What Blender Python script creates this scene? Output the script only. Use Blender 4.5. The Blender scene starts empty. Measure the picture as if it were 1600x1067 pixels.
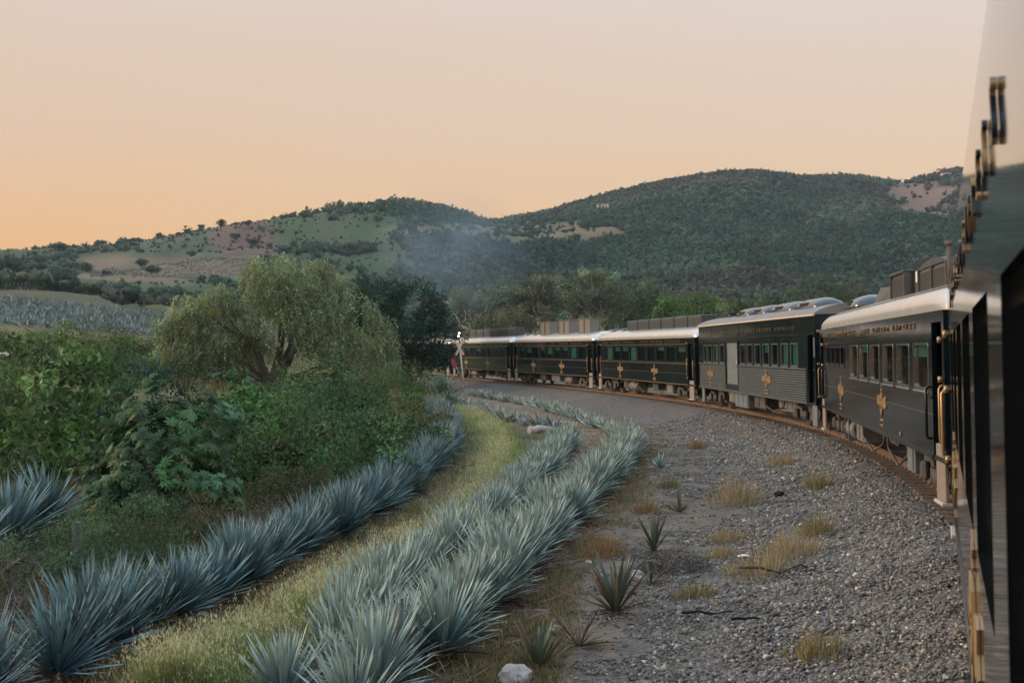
import bpy, bmesh, math, random
import numpy as np
from mathutils import Vector, Matrix
from mathutils import noise as mnoise

random.seed(7)
rng = np.random.default_rng(11)
S = bpy.context.scene
COL = S.collection
R = math.radians

# ------------------------------------------------------------------ camera
CAMZ = 2.75
FPX = 2000.0            # focal length in pixels of the 1600 px wide photograph
cam_d = bpy.data.cameras.new('camera')
cam = bpy.data.objects.new('camera', cam_d)
COL.objects.link(cam)
cam_d.sensor_width = 36.0
cam_d.lens = FPX / 1600 * 36.0
cam_d.clip_start = 0.05
cam_d.clip_end = 9000
cam.location = (0, 0, CAMZ)
cam.rotation_euler = (R(90) + math.atan(13.5 / FPX), 0, 0)
cam_d.dof.use_dof = True
cam_d.dof.focus_distance = 48
cam_d.dof.aperture_fstop = 5.0
S.camera = cam

# ------------------------------------------------------------------ sky and sun
SUN_AZ, SUN_EL = -72.0, 5.0          # degrees; azimuth from +Y towards +X
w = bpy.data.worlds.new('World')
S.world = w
w.use_nodes = True
nt = w.node_tree
nt.nodes.clear()
wo = nt.nodes.new('ShaderNodeOutputWorld')
bg = nt.nodes.new('ShaderNodeBackground')
nt.links.new(bg.outputs[0], wo.inputs[0])
sky = nt.nodes.new('ShaderNodeTexSky')
sky.sky_type = 'NISHITA'
sky.sun_disc = False
sky.sun_elevation = R(SUN_EL)
sky.sun_rotation = R(SUN_AZ)
sky.air_density = 1.2
sky.dust_density = 4.0
sky.ozone_density = 1.0
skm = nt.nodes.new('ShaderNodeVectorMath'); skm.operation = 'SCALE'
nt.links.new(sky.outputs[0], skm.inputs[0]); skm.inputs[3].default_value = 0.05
# dusk veil: the thin high haze that turns the whole low sky peach, fading to blue-grey overhead
tc = nt.nodes.new('ShaderNodeTexCoord')
sep = nt.nodes.new('ShaderNodeSeparateXYZ')
nt.links.new(tc.outputs['Generated'], sep.inputs[0])
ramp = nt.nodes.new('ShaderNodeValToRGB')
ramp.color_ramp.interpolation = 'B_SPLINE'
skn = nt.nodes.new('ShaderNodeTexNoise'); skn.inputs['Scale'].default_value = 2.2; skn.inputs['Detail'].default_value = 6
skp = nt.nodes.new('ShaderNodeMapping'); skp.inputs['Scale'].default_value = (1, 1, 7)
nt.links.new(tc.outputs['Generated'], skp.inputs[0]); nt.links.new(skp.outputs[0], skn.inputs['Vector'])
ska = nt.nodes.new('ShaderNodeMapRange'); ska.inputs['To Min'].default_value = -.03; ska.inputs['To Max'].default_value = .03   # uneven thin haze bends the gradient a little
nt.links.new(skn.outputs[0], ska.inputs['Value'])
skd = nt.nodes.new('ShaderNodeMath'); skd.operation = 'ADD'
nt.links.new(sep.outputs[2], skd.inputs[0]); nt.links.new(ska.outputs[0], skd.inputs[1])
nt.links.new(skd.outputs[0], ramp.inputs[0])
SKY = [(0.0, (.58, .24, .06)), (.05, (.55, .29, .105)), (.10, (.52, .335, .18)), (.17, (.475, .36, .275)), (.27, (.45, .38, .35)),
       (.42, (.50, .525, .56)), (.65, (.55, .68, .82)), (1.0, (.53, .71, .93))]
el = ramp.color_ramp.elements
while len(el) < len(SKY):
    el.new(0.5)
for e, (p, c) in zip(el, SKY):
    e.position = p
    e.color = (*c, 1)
# a little warmer and deeper towards the sun's side
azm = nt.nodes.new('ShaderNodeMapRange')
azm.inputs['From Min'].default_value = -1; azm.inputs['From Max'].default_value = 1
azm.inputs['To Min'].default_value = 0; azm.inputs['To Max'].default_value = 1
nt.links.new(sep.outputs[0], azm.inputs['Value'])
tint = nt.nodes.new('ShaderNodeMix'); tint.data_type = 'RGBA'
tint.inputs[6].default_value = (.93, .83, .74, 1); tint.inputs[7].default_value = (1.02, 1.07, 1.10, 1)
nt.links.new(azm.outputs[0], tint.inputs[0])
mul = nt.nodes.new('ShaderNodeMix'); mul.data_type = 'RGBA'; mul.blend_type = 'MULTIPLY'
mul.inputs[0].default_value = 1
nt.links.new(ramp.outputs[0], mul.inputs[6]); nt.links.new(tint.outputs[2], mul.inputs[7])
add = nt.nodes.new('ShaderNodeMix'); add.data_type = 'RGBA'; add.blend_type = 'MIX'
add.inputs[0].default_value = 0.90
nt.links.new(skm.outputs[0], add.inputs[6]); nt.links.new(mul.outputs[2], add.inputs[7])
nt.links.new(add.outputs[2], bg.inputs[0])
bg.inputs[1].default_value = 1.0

sun_d = bpy.data.lights.new('sun', 'SUN')
sun_d.energy = 1.5
sun_d.angle = R(20)
sun_d.color = (1.0, .78, .56)
sun = bpy.data.objects.new('sun', sun_d)
COL.objects.link(sun)
sdir = Vector((math.sin(R(SUN_AZ)) * math.cos(R(SUN_EL + 9)), math.cos(R(SUN_AZ)) * math.cos(R(SUN_EL + 9)), math.sin(R(SUN_EL + 9))))
sun.rotation_euler = (-sdir).to_track_quat('-Z', 'Y').to_euler()
sun.location = (-60, 30, 60)

S.view_settings.view_transform = 'Standard'
S.view_settings.look = 'None'
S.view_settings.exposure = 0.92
S.view_settings.gamma = 1.0
S.view_settings.use_curve_mapping = False
S.render.engine = 'CYCLES'
cy = S.cycles
cy.use_denoising = True
cy.max_bounces = 6
cy.diffuse_bounces = 2
cy.glossy_bounces = 3
cy.transmission_bounces = 3
cy.transparent_max_bounces = 12
cy.volume_bounces = 0
cy.volume_step_rate = 4
cy.sample_clamp_indirect = 4

# ------------------------------------------------------------------ helpers
def P2(a):
    return np.asarray(a, float)

def tag(o, label=None, cat=None, group=None, kind=None):
    if label: o['label'] = label
    if cat: o['category'] = cat
    if group: o['group'] = group
    if kind: o['kind'] = kind
    return o

def thing(name, label, cat, loc=(0, 0, 0), rot=(0, 0, 0), group=None):
    o = bpy.data.objects.new(name, None)
    COL.objects.link(o)
    o.empty_display_size = .2
    o.location = loc
    o.rotation_euler = rot
    return tag(o, label, cat, group)

def link(name, me, mat=None, parent=None):
    o = bpy.data.objects.new(name, me)
    COL.objects.link(o)
    if mat is not None and len(me.materials) == 0:
        me.materials.append(mat)
    if parent is not None:
        o.parent = parent
    return o

def npmesh(name, V, F, col=None, smooth=False):
    """V (n,3); F (m,k) with k 3 or 4; col (n,3) or (n,4) point colours"""
    V = np.ascontiguousarray(V, np.float32); F = np.ascontiguousarray(F, np.int32)
    me = bpy.data.meshes.new(name)
    m, k = F.shape
    me.vertices.add(len(V)); me.vertices.foreach_set('co', V.ravel())
    me.loops.add(m * k); me.loops.foreach_set('vertex_index', F.ravel())
    me.polygons.add(m)
    me.polygons.foreach_set('loop_start', np.arange(0, m * k, k, dtype=np.int32))
    if smooth:
        me.polygons.foreach_set('use_smooth', np.ones(m, bool))
    if col is not None:
        c = np.ones((len(V), 4), np.float32); c[:, :3] = np.asarray(col)[:, :3]
        at = me.color_attributes.new('Col', 'FLOAT_COLOR', 'POINT')
        at.data.foreach_set('color', c.ravel())
    me.update(calc_edges=True)
    return me

class MB:
    """collects faces for one mesh"""
    def __init__(s): s.v = []; s.f = []; s.sm = []
    def add(s, vs, fs, smooth=False):
        o = len(s.v); s.v += [tuple(p) for p in vs]
        for f in fs:
            s.f.append(tuple(i + o for i in f)); s.sm.append(smooth)
        return s
    def box(s, x0, x1, y0, y1, z0, z1, b=0.0):
        if b <= 0:
            vs = [(x, y, z) for z in (z0, z1) for y in (y0, y1) for x in (x0, x1)]
            return s.add(vs, [(0, 2, 3, 1), (4, 5, 7, 6), (0, 1, 5, 4), (2, 6, 7, 3), (0, 4, 6, 2), (1, 3, 7, 5)])
        b = min(b, .49 * (x1 - x0), .49 * (y1 - y0), .49 * (z1 - z0))
        vs = []
        for z, i in ((z0, b), (z0 + b, 0), (z1 - b, 0), (z1, b)):
            for (x, y) in ((x0 + i, y0 + b + i * 0), (x0 + b, y0 + i), (x1 - b, y0 + i), (x1 - i, y0 + b), (x1 - i, y1 - b), (x1 - b, y1 - i), (x0 + b, y1 - i), (x0 + i, y1 - b)):
                vs.append((x, y, z))
        fs = [tuple(range(7, -1, -1)), tuple(range(24, 32))]
        for k in range(3):
            for i in range(8):
                j = (i + 1) % 8
                fs.append((k * 8 + i, k * 8 + j, k * 8 + 8 + j, k * 8 + 8 + i))
        return s.add(vs, fs)
    def tube(s, pts, r, n=8, cap=True, smooth=True):
        pts = [Vector(p) for p in pts]
        rs = r if isinstance(r, (list, tuple)) else [r] * len(pts)
        vs = []; up = None
        for i, p in enumerate(pts):
            a = pts[max(i - 1, 0)]; c = pts[min(i + 1, len(pts) - 1)]
            t = (c - a).normalized()
            if up is None:
                up = Vector((0, 0, 1)) if abs(t.z) < .9 else Vector((1, 0, 0))
            u = (up - t * up.dot(t))
            if u.length < 1e-5: u = t.orthogonal()
            u.normalize(); v = t.cross(u); up = u
            for k in range(n):
                q = 2 * math.pi * k / n
                vs.append(p + (u * math.cos(q) + v * math.sin(q)) * rs[i])
        fs = []
        for i in range(len(pts) - 1):
            for k in range(n):
                j = (k + 1) % n
                fs.append((i * n + k, i * n + j, i * n + n + j, i * n + n + k))
        s.add(vs, fs, smooth)
        if cap:
            m = (len(pts) - 1) * n
            o = len(s.v) - len(vs)
            s.f.append(tuple(o + k for k in range(n - 1, -1, -1))); s.sm.append(False)
            s.f.append(tuple(o + m + k for k in range(n))); s.sm.append(False)
        return s
    def prism(s, poly, axis, a, b):
        """poly in the plane normal to axis; x: (y,z)  y: (x,z)  z: (x,y)"""
        def mk(p, t):
            return (t, p[0], p[1]) if axis == 'x' else (p[0], t, p[1]) if axis == 'y' else (p[0], p[1], t)
        n = len(poly)
        vs = [mk(p, a) for p in poly] + [mk(p, b) for p in poly]
        fs = [tuple(range(n)), tuple(range(2 * n - 1, n - 1, -1))] + [(i, n + i, n + (i + 1) % n, (i + 1) % n) for i in range(n)]
        return s.add(vs, fs)
    def mesh(s, name):
        me = bpy.data.meshes.new(name)
        me.from_pydata(s.v, [], s.f)
        me.polygons.foreach_set('use_smooth', s.sm)
        bm = bmesh.new(); bm.from_mesh(me); bmesh.ops.recalc_face_normals(bm, faces=bm.faces); bm.to_mesh(me); bm.free()
        me.update()
        return me
    def build(s, name, mat, parent=None):
        return link(name, s.mesh(name), mat, parent)

# ------------------------------------------------------------------ materials
MATS = {}
def mat(name, base=(.5, .5, .5), rough=.5, metal=0., var=.0, scale=3., bump=0., bscale=30., coat=0., alpha=1., emit=None, es=0., attr=False,
        transl=0., dirt=None, dirt_amt=0., dirt_scale=2., stretch=None, spec=.5, rvar=0.):
    m = bpy.data.materials.new(name); m.use_nodes = True
    MATS[name] = m
    n = m.node_tree; b = n.nodes['Principled BSDF']; out = n.nodes['Material Output']
    b.inputs['Roughness'].default_value = rough
    b.inputs['Metallic'].default_value = metal
    b.inputs['Coat Weight'].default_value = coat
    b.inputs['Coat Roughness'].default_value = .04
    b.inputs['Alpha'].default_value = alpha
    b.inputs['Specular IOR Level'].default_value = spec
    if emit:
        b.inputs['Emission Color'].default_value = (*emit, 1); b.inputs['Emission Strength'].default_value = es
    tcn = n.nodes.new('ShaderNodeTexCoord')
    vec = tcn.outputs['Object']
    if stretch:
        mp = n.nodes.new('ShaderNodeMapping'); mp.inputs['Scale'].default_value = stretch
        n.links.new(vec, mp.inputs[0]); vec = mp.outputs[0]
    colr = None
    if attr:
        a = n.nodes.new('ShaderNodeAttribute'); a.attribute_name = 'Col'; colr = a.outputs['Color']
    else:
        rg = n.nodes.new('ShaderNodeRGB'); rg.outputs[0].default_value = (*base, 1); colr = rg.outputs[0]
    if var > 0:
        ns = n.nodes.new('ShaderNodeTexNoise'); ns.inputs['Scale'].default_value = scale; ns.inputs['Detail'].default_value = 5
        n.links.new(vec, ns.inputs['Vector'])
        mr = n.nodes.new('ShaderNodeMapRange'); mr.inputs['From Min'].default_value = .3; mr.inputs['From Max'].default_value = .7
        mr.inputs['To Min'].default_value = 1 - var; mr.inputs['To Max'].default_value = 1 + var
        n.links.new(ns.outputs[0], mr.inputs['Value'])
        vm = n.nodes.new('ShaderNodeVectorMath'); vm.operation = 'SCALE'
        n.links.new(colr, vm.inputs[0]); n.links.new(mr.outputs[0], vm.inputs[3]); colr = vm.outputs[0]
        if rvar:
            m2 = n.nodes.new('ShaderNodeMapRange'); m2.inputs['From Min'].default_value = .3; m2.inputs['From Max'].default_value = .7
            m2.inputs['To Min'].default_value = max(rough - rvar, .02); m2.inputs['To Max'].default_value = rough + rvar
            n.links.new(ns.outputs[0], m2.inputs['Value']); n.links.new(m2.outputs[0], b.inputs['Roughness'])
    if dirt:
        ns = n.nodes.new('ShaderNodeTexNoise'); ns.inputs['Scale'].default_value = dirt_scale; ns.inputs['Detail'].default_value = 7
        n.links.new(vec, ns.inputs['Vector'])
        mr = n.nodes.new('ShaderNodeMapRange'); mr.inputs['From Min'].default_value = .42; mr.inputs['From Max'].default_value = .72
        mr.inputs['To Max'].default_value = dirt_amt
        n.links.new(ns.outputs[0], mr.inputs['Value'])
        mx = n.nodes.new('ShaderNodeMix'); mx.data_type = 'RGBA'; mx.inputs[7].default_value = (*dirt, 1)
        n.links.new(mr.outputs[0], mx.inputs[0]); n.links.new(colr, mx.inputs[6]); colr = mx.outputs[2]
    n.links.new(colr, b.inputs['Base Color'])
    if bump > 0:
        bn = n.nodes.new('ShaderNodeTexNoise'); bn.inputs['Scale'].default_value = bscale; bn.inputs['Detail'].default_value = 4
        n.links.new(vec, bn.inputs['Vector'])
        bp = n.nodes.new('ShaderNodeBump'); bp.inputs['Strength'].default_value = 1; bp.inputs['Distance'].default_value = bump
        n.links.new(bn.outputs[0], bp.inputs['Height']); n.links.new(bp.outputs[0], b.inputs['Normal'])
    if transl > 0:
        t = n.nodes.new('ShaderNodeBsdfTranslucent'); n.links.new(colr, t.inputs[0])
        ms = n.nodes.new('ShaderNodeMixShader'); ms.inputs[0].default_value = transl
        n.links.new(b.outputs[0], ms.inputs[1]); n.links.new(t.outputs[0], ms.inputs[2]); n.links.new(ms.outputs[0], out.inputs[0])
    return m

M_black = mat('black_coach_paint', (.006, .011, .014), .12, coat=.0, var=.25, scale=1.2, bump=.0012, bscale=1.6, rvar=.03, dirt=(.05, .050, .048), dirt_amt=.26, dirt_scale=1.6, stretch=(1, 1, .22), spec=.17)
M_black2 = mat('satin_black_paint', (.012, .014, .015), .26, var=.3, scale=2, bump=.001, bscale=3, dirt=(.06, .055, .05), dirt_amt=.25, dirt_scale=1.1)
M_roof = mat('polished_silver_roof', (.70, .68, .65), .24, metal=.5, var=.05, scale=1.5, bump=.003, bscale=2.2, dirt=(.4, .36, .32), dirt_amt=.15)
M_gloss = mat('mirror_black_coach_paint', (.010, .0125, .0135), .06, coat=.15, var=.25, scale=1.2, bump=.0012, bscale=1.6)
M_roofgrey = mat('dull_grey_roof', (.20, .19, .18), .48, metal=.2, var=.2, scale=1.2, bump=.002, bscale=3)
M_corr = mat('grey_green_corrugated_metal', (.12, .14, .138), .36, metal=.35, var=.15, scale=2, dirt=(.2, .18, .15), dirt_amt=.15)
M_door = mat('pale_grey_door_paint', (.15, .17, .175), .45, var=.15, scale=3, dirt=(.26, .27, .27), dirt_amt=.4)
M_chrome = mat('brushed_aluminium', (.72, .73, .72), .2, metal=1, var=.08, scale=6)
M_gold = mat('gold_leaf_metal', (.46, .30, .15), .35, metal=.5, var=.15, scale=5)
M_golddull = mat('dull_bronze_trim', (.20, .125, .06), .45, metal=.5, var=.2, scale=4)
M_goldplate = mat('worn_gold_plate', (.36, .23, .11), .4, metal=.35, var=.25, scale=4)
M_glass = mat('dark_window_glass', (.006, .012, .012), .04, alpha=.35, spec=.4)
M_blind = mat('green_fabric_blind', (.07, .34, .25), .75, var=.1, scale=5)
M_blindteal = mat('teal_fabric_blind', (.05, .36, .36), .75, var=.1, scale=5)
M_curtain = mat('tan_curtain', (.32, .22, .16), .8, var=.2, scale=6)
M_inside = mat('dark_interior', (.02, .022, .02), .8)
M_skirt = mat('beige_step_panel', (.30, .24, .195), .5, metal=.15, var=.12, scale=6, bump=.004, bscale=45)
M_lip = mat('white_step_edge', (.5, .48, .45), .4)
M_under = mat('dusty_underframe_steel', (.055, .050, .045), .7, var=.35, scale=4, dirt=(.17, .14, .115), dirt_amt=.6, dirt_scale=2.5)
M_underlight = mat('dusty_grey_equipment', (.17, .165, .155), .6, var=.25, scale=3, dirt=(.2, .16, .13), dirt_amt=.5)
M_bluegrey = mat('blue_grey_equipment_paint', (.15, .18, .20), .5, var=.15, scale=3, dirt=(.18, .16, .14), dirt_amt=.4)
M_wheel = mat('worn_wheel_steel', (.12, .10, .085), .5, metal=.6, var=.2)
M_rubber = mat('black_rubber', (.008, .008, .008), .7)
M_acbox = mat('dark_grey_roof_unit', (.055, .065, .072), .5, var=.15, scale=4)
M_aclid = mat('light_grey_unit_lid', (.22, .25, .27), .45, var=.1)
M_vent = mat('taupe_louvred_unit', (.085, .075, .066), .6, var=.12, scale=4)
M_vent2 = mat('pale_taupe_louvred_unit', (.20, .175, .15), .6, var=.12, scale=4)
M_white = mat('white_paint', (.78, .76, .72), .5, var=.06)
M_rail = mat('rusty_rail_steel', (.16, .098, .062), .65, metal=.2, var=.3, scale=6, bump=.002, bscale=40)
M_railtop = mat('worn_rail_head', (.32, .27, .23), .3, metal=.9, var=.1)
M_sleeper = mat('dusty_concrete_sleeper', (.25, .19, .145), .85, var=.25, scale=3, bump=.006, bscale=30, dirt=(.13, .085, .055), dirt_amt=.8, dirt_scale=1.5)
M_bark = mat('brown_bark', (.085, .062, .048), .9, var=.35, scale=6, bump=.03, bscale=8)
M_barkpale = mat('pale_eucalyptus_bark', (.68, .63, .56), .8, var=.2, scale=1.5)
M_wood = mat('weathered_post_wood', (.10, .085, .075), .9, var=.35, scale=8, bump=.01, bscale=20, stretch=(1, 1, .15))
M_cream = mat('cream_painted_post', (.66, .50, .38), .6, var=.15, scale=3)
M_red = mat('faded_red_paint', (.32, .055, .045), .5, var=.2, scale=5)
M_steel = mat('galvanised_pole', (.25, .34, .42), .4, metal=.6, var=.1)
M_lamp = mat('lit_warm_lamp', (1, .8, .5), .3, emit=(1.0, .72, .38), es=6.0)
M_rock = mat('pale_limestone', (.44, .39, .36), .9, var=.25, scale=5, bump=.02, bscale=12)
M_char = mat('charred_debris', (.010, .010, .010), .9, var=.3)
M_leaf = mat('leaf_foliage', attr=True, rough=.6, transl=.36, var=.2, scale=1.5, spec=.25)
M_agave = mat('agave_leaf', attr=True, rough=.5, var=.12, scale=2.5, spec=.35)
M_grass = mat('grass_blades', attr=True, rough=.75, transl=.3, spec=.2)
M_forest = mat('hill_canopy', attr=True, rough=.9, var=.3, scale=.25, spec=.1)
M_stone = mat('ballast_stone', attr=True, rough=.85, spec=.3)
M_cactus = mat('cactus_pad', attr=True, rough=.6, var=.2, scale=6, bump=.01, bscale=30)
M_plaster = mat('pale_plaster_wall', (.55, .48, .42), .9, var=.1)
M_tile = mat('clay_roof', (.28, .14, .09), .9, var=.2)
M_dry = mat('dry_straw_leaf', attr=True, rough=.8, transl=.15, spec=.2)

# ------------------------------------------------------------------ numpy noise
_perm = rng.random((256, 256))
def vnoise(x, y):
    x = np.asarray(x, float); y = np.asarray(y, float)
    xi = np.floor(x).astype(int); yi = np.floor(y).astype(int)
    fx = x - xi; fy = y - yi
    fx = fx * fx * (3 - 2 * fx); fy = fy * fy * (3 - 2 * fy)
    g = lambda i, j: _perm[i & 255, j & 255]
    a = g(xi, yi) * (1 - fx) + g(xi + 1, yi) * fx
    b = g(xi, yi + 1) * (1 - fx) + g(xi + 1, yi + 1) * fx
    return a * (1 - fy) + b * fy
def fbm(x, y, o=4):
    s = 0; a = .5; t = 0
    for k in range(o):
        s = s + a * vnoise(x * 2 ** k + 17.3 * k, y * 2 ** k + 9.1 * k); t += a; a *= .5
    return s / t
def sstep(a, b, x):
    t = np.clip((x - a) / (b - a), 0, 1)
    return t * t * (3 - 2 * t)

# ------------------------------------------------------------------ track geometry
HW = 1.55
TH0 = math.atan(664.5 / FPX)            # heading of the coach the photographer rides in
A_OFF = .155
d0 = np.array([math.sin(TH0), math.cos(TH0)])
n0 = np.array([-d0[1], d0[0]])           # to the left
side = [(-n0 * A_OFF + d0 * -3.0), (-n0 * A_OFF + d0 * 20.0), P2((6.97, 20.42)), P2((10.18, 42.5)), P2((9.42, 65)), P2((5.67, 87.2)), P2((0, 109)), P2((-6.2, 130)), P2((-14.2, 150.5)), P2((-24, 170))]
JS = side[2:]                            # coach joints on the left side plane
def left(d): return np.array([-d[1], d[0]])
def centre_pts():
    pts = [side[0] - n0 * HW - d0 * 22, side[0] - n0 * HW]
    pts.append(side[1] - n0 * HW + d0 * .3)
    for i in range(1, len(JS)):
        a = JS[i - 1]; b = JS[i]; c = JS[min(i + 1, len(JS) - 1)]
        t = (b - a) / np.linalg.norm(b - a)
        if i < len(JS) - 1:
            t2 = (c - b) / np.linalg.norm(c - b); t = (t + t2); t /= np.linalg.norm(t)
        pts.append(b - left(t) * HW)
    return pts
CP = centre_pts()
def spline(pts, step=.3):
    pts = [2 * pts[0] - pts[1]] + list(pts) + [2 * pts[-1] - pts[-2]]
    out = []
    for i in range(1, len(pts) - 2):
        p0, p1, p2, p3 = pts[i - 1:i + 3]
        n = max(2, int(np.linalg.norm(p2 - p1) / step))
        for k in range(n):
            t = k / n
            out.append(.5 * ((2 * p1) + (-p0 + p2) * t + (2 * p0 - 5 * p1 + 4 * p2 - p3) * t * t + (-p0 + 3 * p1 - 3 * p2 + p3) * t ** 3))
    out.append(pts[-2])
    return np.array(out)
TRK = spline(CP, .25)
seg = np.linalg.norm(np.diff(TRK, axis=0), axis=1)
TS = np.concatenate([[0], np.cumsum(seg)])
def trk_at(s):
    x = np.interp(s, TS, TRK[:, 0]); y = np.interp(s, TS, TRK[:, 1])
    x2 = np.interp(s + .2, TS, TRK[:, 0]) - np.interp(s - .2, TS, TRK[:, 0]); y2 = np.interp(s + .2, TS, TRK[:, 1]) - np.interp(s - .2, TS, TRK[:, 1])
    d = np.stack([x2, y2], -1); d = d / np.linalg.norm(d, axis=-1, keepdims=True)
    return np.stack([x, y], -1), d
_sub = TRK[::4]
def trk_dist(X, Y):
    """signed distance to the track centre line, left positive, and arc length"""
    X = np.asarray(X, float).ravel(); Y = np.asarray(Y, float).ravel()
    best = np.full(X.shape, 1e9); idx = np.zeros(X.shape, int)
    for i, p in enumerate(_sub):
        q = (X - p[0]) ** 2 + (Y - p[1]) ** 2
        m = q < best; best[m] = q[m]; idx[m] = i
    i4 = np.minimum(idx * 4, len(TRK) - 2)
    d = TRK[i4 + 1] - TRK[i4]; d /= np.linalg.norm(d, axis=1, keepdims=True)
    rel = np.stack([X, Y], 1) - TRK[i4]
    return rel[:, 1] * d[:, 0] - rel[:, 0] * d[:, 1], TS[i4]

# ------------------------------------------------------------------ terrain heights
YS = [60, 90, 120, 150, 200, 260, 320, 450, 650, 900, 1300, 1900]
TAB = {  # for each bearing (as a photo column) the height of the land along it, written as the photo row at which it shows
 -900: [640, 580, 540, 512, 488, 472, 464, 452, 440, 428, 440, 470],
 -300: [648, 588, 546, 517, 490, 473, 464, 453, 434, 416, 430, 460],
    0: [656, 596, 553, 523, 495, 475, 463, 454, 430, 405, 420, 450],
  130: [662, 604, 563, 533, 502, 482, 471, 463, 432, 398, 415, 450],
  250: [666, 614, 579, 549, 513, 495, 487, 472, 430, 376, 400, 440],
  420: [669, 624, 602, 584, 552, 526, 508, 478, 424, 347, 372, 420],
  600: [669, 628, 604, 592, 572, 552, 530, 488, 428, 319, 360, 410],
  700: [669, 627, 600, 590, 578, 562, 540, 500, 436, 334, 355, 400],
  790: [669, 627, 602, 592, 580, 566, 548, 508, 442, 372, 346, 390],
  860: [669, 628, 606, 595, 581, 568, 551, 512, 450, 388, 333, 380],
  960: [669, 628, 608, 596, 582, 568, 551, 514, 456, 392, 306, 350],
 1100: [669, 628, 608, 596, 582, 568, 550, 512, 452, 384, 279, 330],
 1180: [669, 628, 608, 596, 582, 568, 550, 511, 450, 380, 272, 330],
 1260: [669, 628, 608, 596, 582, 568, 550, 510, 448, 382, 280, 335],
 1330: [669, 628, 608, 596, 582, 568, 550, 510, 448, 384, 279, 335],
 1400: [669, 628, 608, 596, 582, 568, 550, 510, 446, 382, 287, 335],
 1490: [669, 628, 608, 596, 582, 568, 550, 509, 442, 372, 272, 330],
 1700: [669, 628, 608, 596, 582, 568, 550, 508, 440, 366, 256, 320],
 2600: [669, 628, 608, 596, 582, 568, 550, 510, 450, 385, 300, 350]}
_pxs = np.array(sorted(TAB)); _tab = np.array([TAB[k] for k in _pxs], float)
_PX = np.linspace(-900, 2600, 351); _LY = np.linspace(math.log(60), math.log(1900), 160)
def _pch(xk, yk, x):
    """monotone cubic"""
    h = np.diff(xk); dl = np.diff(yk) / h
    m = np.zeros_like(yk); m[0] = dl[0]; m[-1] = dl[-1]
    for i in range(1, len(xk) - 1):
        m[i] = 0 if dl[i - 1] * dl[i] <= 0 else 2 / (1 / dl[i - 1] + 1 / dl[i])
    k = np.clip(np.searchsorted(xk, x) - 1, 0, len(h) - 1); t = (x - xk[k]) / h[k]
    return (2 * t ** 3 - 3 * t ** 2 + 1) * yk[k] + (t ** 3 - 2 * t ** 2 + t) * h[k] * m[k] + (-2 * t ** 3 + 3 * t ** 2) * yk[k + 1] + (t ** 3 - t ** 2) * h[k] * m[k + 1]
_g1 = np.array([_pch(np.log(np.array(YS, float)), r, _LY) for r in _tab])
_GZ = np.array([_pch(_pxs.astype(float), _g1[:, j], _PX) for j in range(len(_LY))]).T
_GZ = CAMZ - (_GZ - 547) / FPX * np.exp(_LY)[None, :]
def _rough(X, Y):
    far = sstep(120, 500, Y); hi = sstep(420, 720, Y)
    return (fbm(X / 90 + 5, Y / 140 + 3, 4) - .5) * (14 * far + 30 * hi) + (fbm(X / 7, Y / 7, 3) - .5) * (.22 + 1.5 * far)
def ground(X, Y):
    X = np.atleast_1d(np.asarray(X, float)); Y = np.atleast_1d(np.asarray(Y, float))
    Yc = np.clip(Y, 60, 1899)
    px = np.clip(800 + FPX * X / np.maximum(Y, 30), -899, 2599)
    a = (px + 900) / 3500 * 350; b = (np.log(Yc) - _LY[0]) / (_LY[-1] - _LY[0]) * 159
    i = np.clip(a.astype(int), 0, 349); j = np.clip(b.astype(int), 0, 158); fa = a - i; fb = b - j
    z = (_GZ[i, j] * (1 - fa) + _GZ[i + 1, j] * fa) * (1 - fb) + (_GZ[i, j + 1] * (1 - fa) + _GZ[i + 1, j + 1] * fa) * fb
    k = sstep(52, 78, Y)
    z = -.9 * (1 - k) + z * k
    ridge = 1 - .85 * np.exp(-((Y - np.where(px < 740, 900, 1300)) / 130) ** 2)
    z = z + _rough(X, Y) * ridge
    z = np.where(Y > 1899, z - (Y - 1899) * .05, z)
    return z
def ground_t(X, Y):
    """ground with the graded strip the track lies on"""
    z = ground(X, Y)
    d, s = trk_dist(X, Y)
    k = sstep(9, 5, np.abs(d))
    return z * (1 - k) + np.minimum(z, -.92) * k
def G(px, py, zoff=0.):
    """the point on the ground seen at a photo pixel"""
    u = (px - 800) / FPX; v = (547 - py) / FPX
    Y = np.geomspace(9, 1500, 900)
    g = ground(u * Y, Y) + zoff
    ray = CAMZ + v * Y
    i = np.argmax(ray < g)
    if i == 0: i = 1
    t = (ray[i - 1] - g[i - 1]) / ((ray[i - 1] - g[i - 1]) - (ray[i] - g[i]) + 1e-9)
    y = Y[i - 1] + (Y[i] - Y[i - 1]) * t
    return np.array([u * y, y])
def at(px, Y):
    x = (px - 800) / FPX * Y
    return np.array([x, Y])
def gz(p): return float(ground_t([p[0]], [p[1]])[0])

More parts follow.
